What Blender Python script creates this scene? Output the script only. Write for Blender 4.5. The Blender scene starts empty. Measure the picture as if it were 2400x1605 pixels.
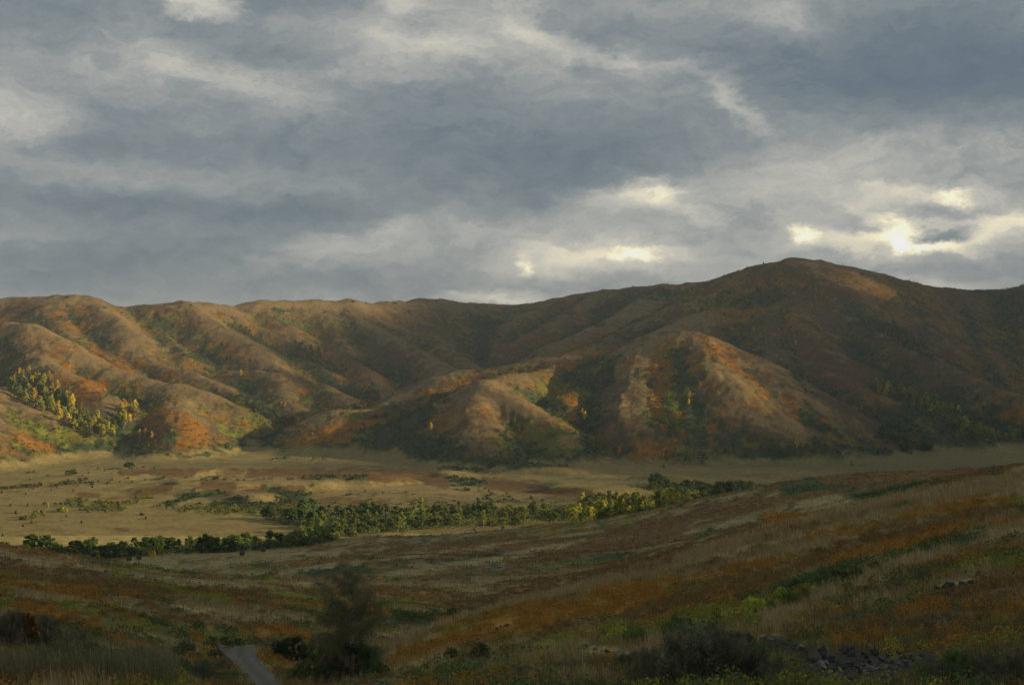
import bpy, math, random
import numpy as np
from mathutils import Vector
R = math.radians
rng = np.random.default_rng(7)
random.seed(7)
SC = bpy.context.scene

# ------------------------------------------------------------------ camera
FPX, CU, CV, CAMZ = 3333.33, 1200.0, 802.5, 96.0
cam_d = bpy.data.cameras.new('camera'); cam_d.lens = 50; cam_d.sensor_width = 36
cam_d.clip_start = 0.5; cam_d.clip_end = 30000
cam = bpy.data.objects.new('camera', cam_d); SC.collection.objects.link(cam)
cam.location = (0, 0, CAMZ); cam.rotation_euler = (R(90), 0, 0); SC.camera = cam

# ------------------------------------------------------------------ exposure, sun
SC.view_settings.view_transform = 'Standard'; SC.view_settings.look = 'None'
SC.view_settings.gamma = 1; SC.view_settings.exposure = 0.22
SUN_AZ, SUN_EL = 97.0, 14.5
sd = Vector((math.cos(R(SUN_EL))*math.sin(R(SUN_AZ)), math.cos(R(SUN_EL))*math.cos(R(SUN_AZ)), math.sin(R(SUN_EL))))
sl = bpy.data.lights.new('sun', 'SUN'); sl.energy = 5.0; sl.angle = R(0.9); sl.color = (1.0, 0.77, 0.45)
so = bpy.data.objects.new('sun', sl); SC.collection.objects.link(so)
so.rotation_euler = sd.to_track_quat('Z', 'Y').to_euler(); so.location = (600, 0, 500)
SC.cycles.max_bounces = 6; SC.cycles.diffuse_bounces = 3; SC.cycles.transmission_bounces = 3
SC.cycles.use_denoising = True

# ------------------------------------------------------------------ world: overcast sky with breaks
def build_world():
    w = bpy.data.worlds.new('World'); SC.world = w; w.use_nodes = True
    nt = w.node_tree; N = nt.nodes; L = nt.links; N.clear()
    def node(t, **k):
        n = N.new(t)
        for a, b in k.items(): setattr(n, a, b)
        return n
    def math_(op, a, b=None, c=None, clamp=False):
        n = node('ShaderNodeMath', operation=op); n.use_clamp = clamp
        for i, v in enumerate((a, b, c)):
            if v is None: continue
            if isinstance(v, (int, float)): n.inputs[i].default_value = v
            else: L.new(v, n.inputs[i])
        return n.outputs[0]
    tc = node('ShaderNodeTexCoord'); sep = node('ShaderNodeSeparateXYZ'); L.new(tc.outputs['Generated'], sep.inputs[0])
    X, Y, Z = sep.outputs
    az = math_('ARCTAN2', X, Y); el = math_('ARCSINE', Z)
    ae = node('ShaderNodeCombineXYZ'); L.new(az, ae.inputs[0]); L.new(el, ae.inputs[1])
    # cloud-deck coordinates (perspective of a flat layer overhead)
    zz = math_('ADD', math_('MAXIMUM', Z, 0.0), 0.09)
    px = math_('DIVIDE', X, zz); py = math_('DIVIDE', Y, zz)
    pl = node('ShaderNodeCombineXYZ'); L.new(px, pl.inputs[0]); L.new(py, pl.inputs[1])
    def noise(vec, scale, detail, rough, loc=(0, 0, 0), sc=(1, 1, 1), dist=0.0):
        m = node('ShaderNodeMapping'); m.inputs['Location'].default_value = loc; m.inputs['Scale'].default_value = sc
        L.new(vec, m.inputs[0]); n = node('ShaderNodeTexNoise'); n.inputs['Scale'].default_value = scale
        n.inputs['Detail'].default_value = detail; n.inputs['Roughness'].default_value = rough
        n.inputs['Distortion'].default_value = dist; L.new(m.outputs[0], n.inputs['Vector']); return n
    # warp of az/el
    wn = noise(ae.outputs[0], 9.0, 5, 0.6, (3.1, 1.7, 0), (1, 1.9, 1))
    sub = node('ShaderNodeVectorMath', operation='SUBTRACT'); L.new(wn.outputs['Color'], sub.inputs[0]); sub.inputs[1].default_value = (.5, .5, .5)
    mul = node('ShaderNodeVectorMath', operation='MULTIPLY'); L.new(sub.outputs[0], mul.inputs[0]); mul.inputs[1].default_value = (0.075, 0.034, 0)
    wn2 = noise(ae.outputs[0], 42.0, 4, 0.6, (7.1, 2.7, 0), (1, 1.7, 1))
    sub2 = node('ShaderNodeVectorMath', operation='SUBTRACT'); L.new(wn2.outputs['Color'], sub2.inputs[0]); sub2.inputs[1].default_value = (.5, .5, .5)
    mul2 = node('ShaderNodeVectorMath', operation='MULTIPLY'); L.new(sub2.outputs[0], mul2.inputs[0]); mul2.inputs[1].default_value = (0.030, 0.020, 0)
    add = node('ShaderNodeVectorMath', operation='ADD'); L.new(ae.outputs[0], add.inputs[0]); L.new(mul.outputs[0], add.inputs[1])
    add2 = node('ShaderNodeVectorMath', operation='ADD'); L.new(add.outputs[0], add2.inputs[0]); L.new(mul2.outputs[0], add2.inputs[1])
    wn3 = noise(ae.outputs[0], 150.0, 5, 0.65, (1.1, 8.7, 0), (1, 1.5, 1))
    sub3 = node('ShaderNodeVectorMath', operation='SUBTRACT'); L.new(wn3.outputs['Color'], sub3.inputs[0]); sub3.inputs[1].default_value = (.5, .5, .5)
    mul3 = node('ShaderNodeVectorMath', operation='MULTIPLY'); L.new(sub3.outputs[0], mul3.inputs[0]); mul3.inputs[1].default_value = (0.010, 0.007, 0)
    add3 = node('ShaderNodeVectorMath', operation='ADD'); L.new(add2.outputs[0], add3.inputs[0]); L.new(mul3.outputs[0], add3.inputs[1])
    W = add3.outputs[0]
    # cloud masses: (u, v, half-width, half-height, turn, amount)
    B = [(458,8,95,34,15,.62),(375,108,110,60,20,.18),(210,146,260,34,3,.08),(40,270,150,58,0,.34),(535,190,140,42,15,.2),(680,250,150,38,10,.2),
         (790,66,75,42,0,.2),(672,58,90,30,0,.14),(895,77,60,60,0,.22),(950,5,75,45,0,.34),(1000,110,110,36,5,.18),(1060,60,220,110,0,.1),(850,186,150,20,0,.13),
         (770,592,200,46,-12,.24),(1120,700,200,22,3,.34),(1190,712,80,12,3,.22),(320,420,360,46,8,.14),(1000,560,260,40,0,.05),
         (100,55,300,105,5,-.2),(110,0,200,60,0,-.05),(700,22,330,62,0,-.3),(600,128,230,50,8,-.26),(1000,212,190,50,0,-.2),(1190,200,130,60,20,-.14),
         (900,335,760,150,3,-.30),(280,340,420,75,0,-.16),(220,480,560,66,0,-.44),(720,500,260,42,0,-.26),(150,650,700,85,0,-.34),(500,580,420,60,0,-.2),(1020,590,260,50,0,-.14),
         (800,680,330,40,0,-.2),
         (1560,110,300,75,8,-.26),(1460,60,200,60,0,-.12),(2170,190,520,210,0,-.42),(2250,160,320,150,0,-.18),(1400,375,470,130,0,-.30),(1405,154,65,26,0,-.32),(1290,470,220,50,0,-.14),
         (1328,107,150,40,16,.27),(1230,60,90,50,0,.18),(1510,145,120,36,5,.34),(1814,50,90,52,0,.26),(1700,215,150,34,38,.26),(1765,265,90,26,38,.16),(2080,345,480,110,0,.18),(1800,430,300,70,0,.12),
         (1465,462,200,50,-10,.42),(1540,447,70,24,0,.34),(1600,490,110,24,20,.22),(1370,606,250,44,-4,.36),(1251,626,24,22,0,.42),(1486,596,60,20,0,.42),(1360,596,140,18,0,.2),
         (2150,452,190,30,3,.36),(2218,455,50,16,0,.4),(2180,537,400,66,0,.37),(2112,525,50,42,20,.34),(2165,562,130,20,5,.55),(2290,540,80,22,0,.32),(2360,506,150,24,-3,.36),
         (1909,548,30,26,0,.55),(2000,560,190,42,0,.26),(2060,500,120,22,20,.25),(2213,537,80,20,0,-.85),(2270,520,60,14,0,-.3),(1763,542,230,40,0,-.22),(2198,490,180,20,0,-.26),(2030,515,90,18,0,-.3),
         (2170,664,170,22,0,.22),(1000,110,560,170,0,.10),(330,190,620,110,0,.10),(1750,500,800,220,0,.10),(1300,560,500,120,0,.05),(2050,360,600,120,0,.06),(1700,620,240,60,0,.08),(2250,610,300,40,0,-.1),(2300,420,180,50,0,-.1)]
    acc = None
    for (u, v, sx, sy, rot, a) in B:
        A = math.atan((u-CU)/FPX); E = math.atan(-(v-CV)/FPX*math.cos(A))
        m = node('ShaderNodeMapping', vector_type='TEXTURE')
        m.inputs['Location'].default_value = (A, E, 0); m.inputs['Rotation'].default_value = (0, 0, R(-rot))
        m.inputs['Scale'].default_value = (sx*1.45/FPX, sy*1.45/FPX, 1); L.new(W, m.inputs[0])
        g = node('ShaderNodeTexGradient', gradient_type='SPHERICAL'); L.new(m.outputs[0], g.inputs[0])
        s = node('ShaderNodeMapRange', interpolation_type='SMOOTHSTEP'); L.new(g.outputs['Fac'], s.inputs[0])
        s.inputs[3].default_value = 0; s.inputs[4].default_value = 1
        acc = math_('MULTIPLY_ADD', s.outputs[0], a*(.80 if a > 0 else .72), acc if acc is not None else 0.44)
    n1 = noise(pl.outputs[0], 0.9, 8, 0.58, (11.3, 4.2, 0), (1.0, 0.85, 1), 0.3)
    n2 = noise(W, 17.0, 8, 0.62, (1.3, 0.2, 0), (0.75, 1.9, 1), 0.1)
    n3 = noise(W, 60.0, 7, 0.66, (5.3, 2.2, 0), (0.75, 1.7, 1), 0.1)
    n4 = noise(W, 30.0, 6, 0.6, (2.3, 6.2, 0), (0.8, 2.0, 1), 0.2)
    acc = math_('ADD', acc, math_('MULTIPLY', math_('SUBTRACT', n1.outputs[0], 0.5), 0.36))
    acc = math_('ADD', acc, math_('MULTIPLY', math_('SUBTRACT', n2.outputs[0], 0.5), 0.35))
    acc = math_('ADD', acc, math_('MULTIPLY', math_('SUBTRACT', n3.outputs[0], 0.5), 0.20))
    # billowed edges: thin bright rims where two banks meet
    bil = math_('ABSOLUTE', math_('SUBTRACT', n4.outputs[0], 0.5))
    acc = math_('ADD', acc, math_('MULTIPLY', math_('SUBTRACT', 0.085, bil), 0.55))
    overhead_dim = node('ShaderNodeMapRange', interpolation_type='SMOOTHSTEP'); L.new(Z, overhead_dim.inputs[0]); overhead_dim.inputs[1].default_value = .24; overhead_dim.inputs[2].default_value = .42
    overhead_dim.inputs[3].default_value = 0.0; overhead_dim.inputs[4].default_value = -.18  # overhead sky out of view dimmed to lower the ambient light
    acc = math_('ADD', acc, overhead_dim.outputs[0])
    ramp = node('ShaderNodeValToRGB'); L.new(math_('MULTIPLY', acc, 0.775), ramp.inputs[0]); cr = ramp.color_ramp; cr.interpolation = 'B_SPLINE'
    cr.elements[0].position = 0.0; cr.elements[0].color = (.130, .168, .218, 1)
    cr.elements[1].position = 1.0; cr.elements[1].color = (1.75, 1.55, 1.12, 1)
    for p, c in ((.125, (.158, .200, .250)), (.25, (.222, .262, .302)), (.36, (.308, .332, .355)), (.455, (.42, .428, .435)), (.55, (.54, .53, .51)), (.65, (.68, .65, .575)), (.75, (.84, .78, .63)), (.86, (1.08, .98, .74))):
        e = cr.elements.new(p); e.color = (c[0]*1.02, c[1]*1.01, c[2]*.94, 1)
    sky = node('ShaderNodeTexSky', sky_type='NISHITA'); sky.sun_disc = False
    sky.sun_elevation = R(SUN_EL); sky.sun_rotation = R(SUN_AZ)
    bg1 = node('ShaderNodeBackground'); L.new(sky.outputs[0], bg1.inputs[0]); bg1.inputs[1].default_value = 0.05
    bg2 = node('ShaderNodeBackground'); L.new(ramp.outputs[0], bg2.inputs[0]); bg2.inputs[1].default_value = 0.84
    mx = node('ShaderNodeMixShader'); mx.inputs[0].default_value = 0.95
    L.new(bg1.outputs[0], mx.inputs[1]); L.new(bg2.outputs[0], mx.inputs[2])
    w.cycles.sampling_method = 'NONE'
    out = node('ShaderNodeOutputWorld'); L.new(mx.outputs[0], out.inputs[0])
build_world()

# ------------------------------------------------------------------ helpers
def tag(o, label=None, cat=None, group=None, kind=None):
    if label: o['label'] = label
    if cat: o['category'] = cat
    if group: o['group'] = group
    if kind: o['kind'] = kind
    return o
def link(name, data, parent=None):
    o = bpy.data.objects.new(name, data); SC.collection.objects.link(o)
    if parent is not None: o.parent = parent
    return o
def np_mesh(name, V, F, mat=None, smooth=False, attrs=None, cols=None):
    """V (n,3); F (m,k) all faces of k corners"""
    V = np.asarray(V, np.float32); F = np.asarray(F, np.int32); k = F.shape[1]
    me = bpy.data.meshes.new(name)
    me.vertices.add(len(V)); me.vertices.foreach_set('co', V.ravel())
    me.loops.add(F.size); me.loops.foreach_set('vertex_index', F.ravel())
    me.polygons.add(len(F)); me.polygons.foreach_set('loop_start', np.arange(0, F.size, k, dtype=np.int32))
    try: me.polygons.foreach_set('loop_total', np.full(len(F), k, np.int32))
    except Exception: pass
    me.update(calc_edges=True)
    if smooth: me.polygons.foreach_set('use_smooth', np.ones(len(F), bool))
    for n, a in (attrs or {}).items():
        at = me.attributes.new(n, 'FLOAT', 'POINT'); at.data.foreach_set('value', np.asarray(a, np.float32).ravel())
    for n, a in (cols or {}).items():
        at = me.attributes.new(n, 'FLOAT_COLOR', 'POINT')
        at.data.foreach_set('color', np.concatenate([a, np.ones((len(a), 1))], 1).astype(np.float32).ravel())
    if mat: me.materials.append(mat)
    return me
TAB = np.random.default_rng(3).random((256, 256)).astype(np.float32)
def vnoise(x, y):
    xi = np.floor(x).astype(np.int64); yi = np.floor(y).astype(np.int64)
    fx = x-xi; fy = y-yi
    fx = fx*fx*fx*(fx*(fx*6-15)+10); fy = fy*fy*fy*(fy*(fy*6-15)+10)
    a = TAB[xi & 255, yi & 255]; b = TAB[(xi+1) & 255, yi & 255]
    c = TAB[xi & 255, (yi+1) & 255]; d = TAB[(xi+1) & 255, (yi+1) & 255]
    return (a*(1-fx)+b*fx)*(1-fy)+(c*(1-fx)+d*fx)*fy
def fbm(x, y, s, octv=4, rough=.5, ox=0., oy=0.):
    """about -0.5..0.5; s = wavelength in metres"""
    t = 0; a = 1; n = 0; f = 1./s
    for i in range(octv):
        c, q = math.cos(i*1.1+.3), math.sin(i*1.1+.3)
        t = t+a*(vnoise((x*c-y*q)*f+ox+i*17.3, (x*q+y*c)*f+oy+i*9.1)-.5); n += a; a *= rough; f *= 2.03
    return t/n*1.6
def sstep(a, b, x):
    t = np.clip((x-a)/(b-a), 0, 1); return t*t*(3-2*t)
def P3(u, v, y): return ((u-CU)/FPX*y, y, CAMZ-(v-CV)/FPX*y)

# ------------------------------------------------------------------ relief
RIDGES = [
 # (slope, crest radius, [(u, v, distance)...])
 (.40, 30, [(-500,735,1980),(-200,715,1900),(0,702,1850),(28,695,1840),(86,697,1820),(158,692,1800),(207,702,1800),(258,721,1820),(293,720,1840),(362,712,1840),(424,709,1830),(482,711,1850),(541,718,1900),(592,708,1920),(654,707,1950),(792,704,2000),(821,703,2010),(886,713,2080),(917,707,2120),(972,707,2180),(993,702,2200),(1020,701,2250),(1075,707,2350),(1189,716,2450),(1265,709,2400),(1351,691,2330),(1420,680,2300),(1600,664,2250),(1707,657,2200),(1850,650,2150)]),
 (.42, 45, [(1858,611,1800),(1910,613,1820),(1962,624,1850),(2013,636,1880),(2079,653,1920),(2151,670,1960),(2220,677,2000),(2271,683,2010),(2316,683,2020),(2368,677,2010),(2400,671,2000),(2500,655,1950),(2750,640,1900)]),
 (.44, 40, [(1858,611,1800),(1807,617,1790),(1755,634,1780),(1707,657,1760),(1650,690,1720),(1600,713,1690),(1489,785,1600),(1379,816,1530),(1265,838,1480)]),
 (.46, 22, [(1858,640,1780),(1790,680,1720),(1714,722,1660),(1652,732,1620),(1600,757,1580),(1520,790,1520)]),
 (.46, 16, [(1858,611,1800),(1890,660,1745),(1910,687,1720),(1944,715,1680),(1996,753,1640),(2054,780,1600),(2117,804,1560),(2203,853,1500),(2289,890,1450),(2358,921,1410),(2400,942,1390),(2520,990,1340)]),
 (.44, 18, [(1962,624,1850),(2060,690,1800),(2120,735,1760),(2185,763,1720),(2268,822,1650),(2320,880,1600),(2420,930,1540)]),
 (.44, 20, [(2500,655,1950),(2440,740,1820),(2420,840,1700),(2520,950,1560)]),
 (.48, 16, [(1850,700,1655),(1900,800,1515),(1972,887,1410),(2048,922,1380),(2117,946,1350),(2185,970,1325),(2237,1004,1300)]),
 (.48, 16, [(1770,700,1680),(1800,770,1560),(1835,850,1450),(1900,930,1360),(1960,1000,1290)]),
 (.50, 16, [(1972,887,1410),(2000,960,1330),(2050,1020,1260)]),
 (.50, 14, [(2185,970,1325),(2160,1020,1270)]),
 (.39, 26, [(689,1022,1290),(760,985,1290),(820,957,1300),(869,955,1305),(920,946,1320),(951,929,1330),(996,905,1350),(1041,883,1380),(1110,867,1400),(1179,857,1410),(1258,843,1420),(1316,836,1420),(1385,836,1410),(1475,812,1390),(1557,788,1375),(1600,779,1370),(1634,791,1355),(1686,818,1335),(1738,853,1315),(1772,870,1300),(1807,899,1285),(1841,925,1270),(1872,953,1260),(1930,1010,1240)]),
 (.52, 9, [(903,1015,1230),(938,998,1235),(993,967,1245),(1041,940,1255),(1093,915,1265),(1131,903,1270),(1172,886,1290),(1258,868,1350),(1316,848,1400)]),
 (.50, 14, [(1131,903,1270),(1200,925,1235),(1282,970,1190),(1323,1005,1160),(1345,1050,1130)]),
 (.50, 20, [(1131,903,1270),(1110,950,1210),(1130,1020,1140),(1180,1075,1095)]),
 (.48, 18, [(1523,803,1370),(1500,850,1310),(1482,909,1250),(1488,984,1185),(1500,1060,1130)]),
 (.50, 14, [(1634,791,1350),(1669,853,1270),(1720,915,1215),(1800,965,1190),(1880,1010,1180),(1940,1050,1190)]),
 (.48, 16, [(1590,900,1255),(1600,980,1185),(1610,1050,1135)]),
 (.52, 12, [(1380,845,1400),(1360,900,1310),(1330,935,1255)]),
 (.46, 16, [(-150,735,1560),(-60,745,1540),(0,754,1520),(69,764,1500),(138,795,1470),(193,836,1440),(241,864,1420),(344,886,1390),(430,902,1370),(482,915,1355),(540,950,1340),(585,984,1330),(637,1012,1320),(690,1030,1310)]),
 (.48, 22, [(430,902,1370),(420,960,1290),(400,1020,1220),(370,1062,1180)]),
 (.48, 18, [(69,764,1500),(100,850,1400),(190,895,1340),(250,925,1300)]),
 (.42, 16, [(-260,850,1290),(-100,880,1270),(0,907,1260),(52,933,1250),(103,967,1240),(172,1005,1230),(205,1030,1225)]),
 (.42, 20, [(-100,890,1265),(-60,980,1150),(-40,1060,1090)]),
 (.46, 14, [(207,702,1800),(286,754,1700),(310,788,1650),(344,840,1590),(413,864,1550),(482,888,1510),(541,915,1470),(620,957,1420),(675,1002,1370)]),
 (.46, 14, [(86,697,1820),(150,760,1700),(230,830,1600),(300,862,1540)]),
 (.44, 14, [(424,709,1830),(465,730,1790),(517,764,1740),(585,809,1690),(637,853,1640),(671,878,1600),(720,891,1560),(775,912,1520),(852,955,1450),(900,990,1400)]),
 (.48, 16, [(540,868,1560),(600,868,1560),(640,876,1555),(650,900,1515),(690,950,1440),(740,1000,1380)]),
 (.44, 14, [(620,708,1935),(660,770,1830),(689,833,1750),(758,874,1680)]),
 (.46, 12, [(330,715,1840),(370,770,1740),(430,830,1640)]),
 (.44, 14, [(740,705,1980),(770,770,1880),(810,830,1780),(860,885,1670),(900,930,1560)]),
 (.44, 14, [(821,703,2010),(852,754,1920),(938,805,1830),(1007,840,1760),(1058,871,1680)]),
 (.44, 14, [(905,709,2100),(972,754,2060),(1007,785,1980),(1058,833,1850),(1103,860,1780)]),
 (.40, 16, [(1351,691,2330),(1270,722,2230),(1196,754,2130),(1161,795,2030),(1124,847,1900)]),
 (.42, 16, [(1420,680,2300),(1316,743,2130),(1230,792,1990),(1161,833,1880)]),
 (.42, 16, [(1560,667,2260),(1480,725,2100),(1400,765,1980),(1300,812,1860)]),
]
SEG = []
for (k, r, pts) in RIDGES:
    q = np.array([P3(*p) for p in pts]); SEG.append((k*1.38, r*.8, q))
def ribs():
    """side ribs leave every crest on both flanks, as runoff has cut them"""
    r_ = np.random.default_rng(21); out = []
    for (k, r, q) in list(SEG):
        side = 1; carry = r_.uniform(20, 60)
        for a, b in zip(q[:-1], q[1:]):
            Ls = math.hypot(*(b-a)[:2]); t = carry
            while t < Ls:
                p = a+(b-a)*t/Ls; d = (b-a)[:2]/Ls; g0 = abs((b-a)[2])/Ls
                for sd in (side,):
                    n = np.array([-d[1], d[0]])*sd
                    down = d if b[2] < a[2] else -d; mixd = n+down*(r_.uniform(.15, .6)+g0); mixd /= np.linalg.norm(mixd)
                    if p[2] > 30:
                        g = k*r_.uniform(.70, .88); Lr = (p[2]-r_.uniform(2, 12))/g; bend = np.array([mixd[1], -mixd[0]])*r_.uniform(-.25, .25)*Lr
                        e = np.array([p[0]+mixd[0]*Lr+bend[0], p[1]+mixd[1]*Lr+bend[1], p[2]-g*Lr]); m_ = np.array([p[0]+mixd[0]*Lr*.5, p[1]+mixd[1]*Lr*.5, p[2]-g*Lr*.47])
                        if (e[1] > 1090 or p[1] > 1500) and not (-140 < p[0] < 260 and p[1] < 1440): out.append((k*1.5, 10., np.array([p-np.array([0, 0, 2.]), m_, e])))
                side = -side; t += r_.uniform(38, 75)
            carry = t-Ls
    return out
SEG += ribs()
def smax(a, b, k):
    d = np.maximum(k-np.abs(a-b), 0); return np.maximum(a, b)+d*d/(4*k)
def hills(x, y):
    wx = x+fbm(x, y, 120, 3, .5, 3.3, 8.1)*12; wy = y+fbm(x, y, 120, 3, .5, 13.3, 2.1)*12
    H = None
    for (k, r, q) in SEG:
        h = None
        for i in range(len(q)-1):
            ax, ay, az = q[i]; dx, dy, dz = q[i+1]-q[i]; Ls = math.hypot(dx, dy)
            ux, uy = dx/Ls, dy/Ls; g = dz/Ls
            rx = wx-ax; ry = wy-ay
            s = rx*ux+ry*uy; p = np.abs(rx*uy-ry*ux)
            kk = max(k, abs(g)*1.12)
            t = np.clip(s+p*g/math.sqrt(kk*kk-g*g), 0, Ls)
            d2 = (s-t)**2+p*p
            hh = az+g*t-kk*(np.sqrt(d2+r*r)-r)
            h = hh if h is None else np.maximum(h, hh)
        H = h if H is None else smax(H, h, 7)
    return H
# foreground slopes: thin-plate surface through measured points
FG = [(0,1600,44),(400,1600,48),(470,1625,51),(560,1650,52),(640,1655,52),(720,1635,52),(900,1600,50),(1150,1590,50),(1400,1580,46),(1700,1590,40),(2000,1600,36),(2400,1600,32),
      (1300,1540,62),(1600,1500,60),(2000,1520,48),(2400,1500,42),
      (1200,1480,95),(1600,1430,85),(2000,1400,72),(2400,1360,62),
      (1600,1370,108),(2000,1290,105),(2400,1230,95),(1400,1420,100),
      (2400,1168,155),(2260,1192,152),(2121,1200,150),(1930,1222,145),(1808,1262,140),(1704,1284,137),(1600,1316,133),(1495,1345,128),(1391,1369,124),(1286,1397,118),(1182,1421,114),(1078,1449,110),(1008,1473,106),(956,1501,102),(925,1530,98),
      (600,1600,115),(650,1600,112),(820,1580,104),(560,1520,150),(700,1500,150),(300,1520,110),(100,1500,105),(0,1450,120),(300,1440,140),
      (0,1380,175),(300,1400,165),(600,1430,175),(800,1440,190),(0,1330,225),(300,1365,215),
      (0,1286,285),(122,1307,278),(243,1326,270),(382,1348,262),(521,1362,262),(700,1372,262),(850,1385,262),
      (1000,1450,215),(1150,1425,240),(900,1480,175),(1000,1405,265),(1250,1400,262),
      (800,1340,350),(1000,1360,320),(1000,1300,470),(1200,1300,430),(1200,1360,320),(1400,1340,330),(1600,1290,360),(1500,1250,470),(1700,1240,400),(1900,1200,380),(2050,1175,330),(2300,1120,360),
      (400,1320,540),(600,1330,430),(208,1315,600),(382,1299,645),(521,1294,650),(660,1289,655),(730,1282,655),(800,1267,645),(887,1246,640),(980,1256,640),(1043,1258,645),(1147,1246,650),(1217,1237,645),(1342,1219,640),(1440,1226,620),(1495,1221,600),(1600,1191,580),(1669,1176,570),(1739,1158,560),(1808,1134,548),(1850,1119,540),(1913,1114,535),(2034,1106,530),(2121,1110,520),(2260,1107,500),(2364,1105,480)]
pts = [P3(*p) for p in FG]
pts += [(0,0,92.0),(0,25,87.5),(-15,25,87),(16,20,86),(8,10,88),(-8,10,88),(-60,0,85),(60,0,90),(-14,78,73),(-22,72,73.5),(-35,80,74),(0,75,78),
        (60,200,69),(45,205,62),(25,200,58),(12,190,55),(0,165,60),(-5,140,63),(80,260,66),(50,290,58),
        (-120,330,38),(-90,330,37),(-60,320,38),(-30,320,41),(-150,450,12),(-90,480,8),(-200,600,0),(-120,700,-4),(0,720,-6),(100,680,-4),(160,640,0),(220,640,4),(260,600,20),
        (300,300,84),(250,450,52),(150,100,110),(-200,200,80),(-300,350,40),(-150,60,100),(-400,650,0),(0,900,-30),(400,800,-25),(-400,900,-25),(400,500,60)]
FP = np.array(pts); FS = 100.0
def tps_fit(P):
    X = P[:, :2]/FS; n = len(X); D = np.linalg.norm(X[:, None]-X[None], axis=2)
    K = np.where(D > 0, D*D*np.log(D+1e-12), 0)+np.eye(n)*2e-3
    A = np.zeros((n+3, n+3)); A[:n, :n] = K; A[:n, n] = 1; A[:n, n+1:] = X; A[n, :n] = 1; A[n+1:, :n] = X.T
    return np.linalg.solve(A, np.concatenate([P[:, 2], [0, 0, 0]]))
TW = tps_fit(FP)
def fore(x, y):
    n = len(FP); z = TW[n]+TW[n+1]*x/FS+TW[n+2]*y/FS
    for i in range(n):
        d2 = ((x-FP[i, 0])**2+(y-FP[i, 1])**2)/FS**2+1e-9
        z = z+TW[i]*.5*d2*np.log(d2)
    return z
def ellip(x, y, cx, cy, rx, ry): return np.exp(-((x-cx)/rx)**2-((y-cy)/ry)**2)
def plain(x, y):
    z = fbm(x, y, 160, 3, .5, 5.5, 1.1)*2.5
    bump = sstep(-.02, .35, fbm(x, y*1.6, 85, 3, .5, 9.5, 4.1))*sstep(0, .5, ellip(x, y, -20, 950, 230, 110))
    z = z+bump*5.0
    return z
def Zf(x, y):
    x = np.asarray(x, float); y = np.asarray(y, float); sh = x.shape; x = x.ravel(); y = y.ravel()
    z = plain(x, y)
    m = y > 930
    if m.any():
        xm, ym = x[m], y[m]; h = hills(xm, ym)
        on = sstep(2, 25, h)
        h = h+on*(fbm(xm, ym, 60, 4, .55, 1.5, 7.7)*3.5-np.abs(fbm(xm, ym, 80, 3, .5, 21.5, 3.7))*4+1.3-np.abs(fbm(xm*1.5, ym*.75, 34, 3, .55, 41.5, 13.7))*1.9+fbm(xm, ym, 16, 2, .5, 71.5, 3.2)*.5)
        z[m] = smax(z[m], h, 7)
    m = y < 1000
    if m.any():
        xm, ym = x[m], y[m]; f = fore(xm, ym)
        far = sstep(120, 260, ym)
        f = f+far*(fbm(xm, ym*5.5, 210, 3, .5, 2.2, 6.6)*3.6)+fbm(xm, ym, 14, 3, .5, 4.4, 2.6)*.5*sstep(15, 60, ym)+fbm(xm, ym, 3.0, 2, .5, 1.4, 3.6)*.12
        f = f-1.5*np.exp(-((xm/ym+.170)/.036)**2)*sstep(95, 62, ym)*sstep(12, 30, ym)
        f = np.where(ym > 760, f-(ym-760)*.2, f)
        z[m] = smax(z[m], f, 3)
    return z.reshape(sh)

# ground sheet: finer where it is seen from close by
tx = np.concatenate([np.linspace(-1.1, -.46, 30)[:-1], np.linspace(-.46, .46, 1080), np.linspace(.46, 1.1, 30)[1:]])
ys = [2.0]
while ys[-1] < 4200:
    y = ys[-1]
    d = max(.10, y*.0085) if y < 420 else (3.4 if y < 600 else (2.6 if y < 1450 else (3.4 if y < 2100 else (6 if y < 2500 else (y-2500)*.06+8))))
    ys.append(y+d)
ys = np.array(ys); NR, NC = len(ys), len(tx)
GX = ys[:, None]*tx[None]; GY = np.repeat(ys[:, None], NC, 1)
GZ = Zf(GX, GY)
def gidx(x, y):
    r = np.clip(np.interp(y, ys, np.arange(NR)), 0, NR-1.001); c = np.clip(np.interp(x/np.maximum(y, .1), tx, np.arange(NC)), 0, NC-1.001)
    return r, c
def gsample(A, x, y):
    r, c = gidx(x, y); ri = r.astype(int); ci = c.astype(int); fr = r-ri; fc = c-ci
    return (A[ri, ci]*(1-fc)+A[ri, ci+1]*fc)*(1-fr)+(A[ri+1, ci]*(1-fc)+A[ri+1, ci+1]*fc)*fr
GU = CU+FPX*GX/GY; GVv = CV-FPX*(GZ-CAMZ)/GY                # where each ground point stands in the photograph
runmin = np.minimum.accumulate(GVv, axis=0)
GVIS = np.clip((runmin-GVv)+1, -999, 1)                        # 1 when seen
VIS = (GVv <= runmin+0.01)
HID = GVv-runmin                                                # px below the line of sight
def ground_at(u, v, ymin=15):
    """first ground point met along the direction of (u, v)"""
    c = np.interp((u-CU)/FPX, tx, np.arange(NC)); ci = int(c); f = c-ci
    col = GVv[:, ci]*(1-f)+GVv[:, min(ci+1, NC-1)]*f
    ok = np.where((col <= v) & (ys > ymin))[0]
    r = ok[0] if len(ok) else NR-1
    v0, v1 = col[r-1], col[r]; t = 0 if v0 == v1 else min(max((v0-v)/(v0-v1), 0), 1)
    y = ys[r-1]+(ys[r]-ys[r-1])*t; x = (u-CU)/FPX*y
    return x, y, float(gsample(GZ, np.array([x]), np.array([y]))[0])

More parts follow.
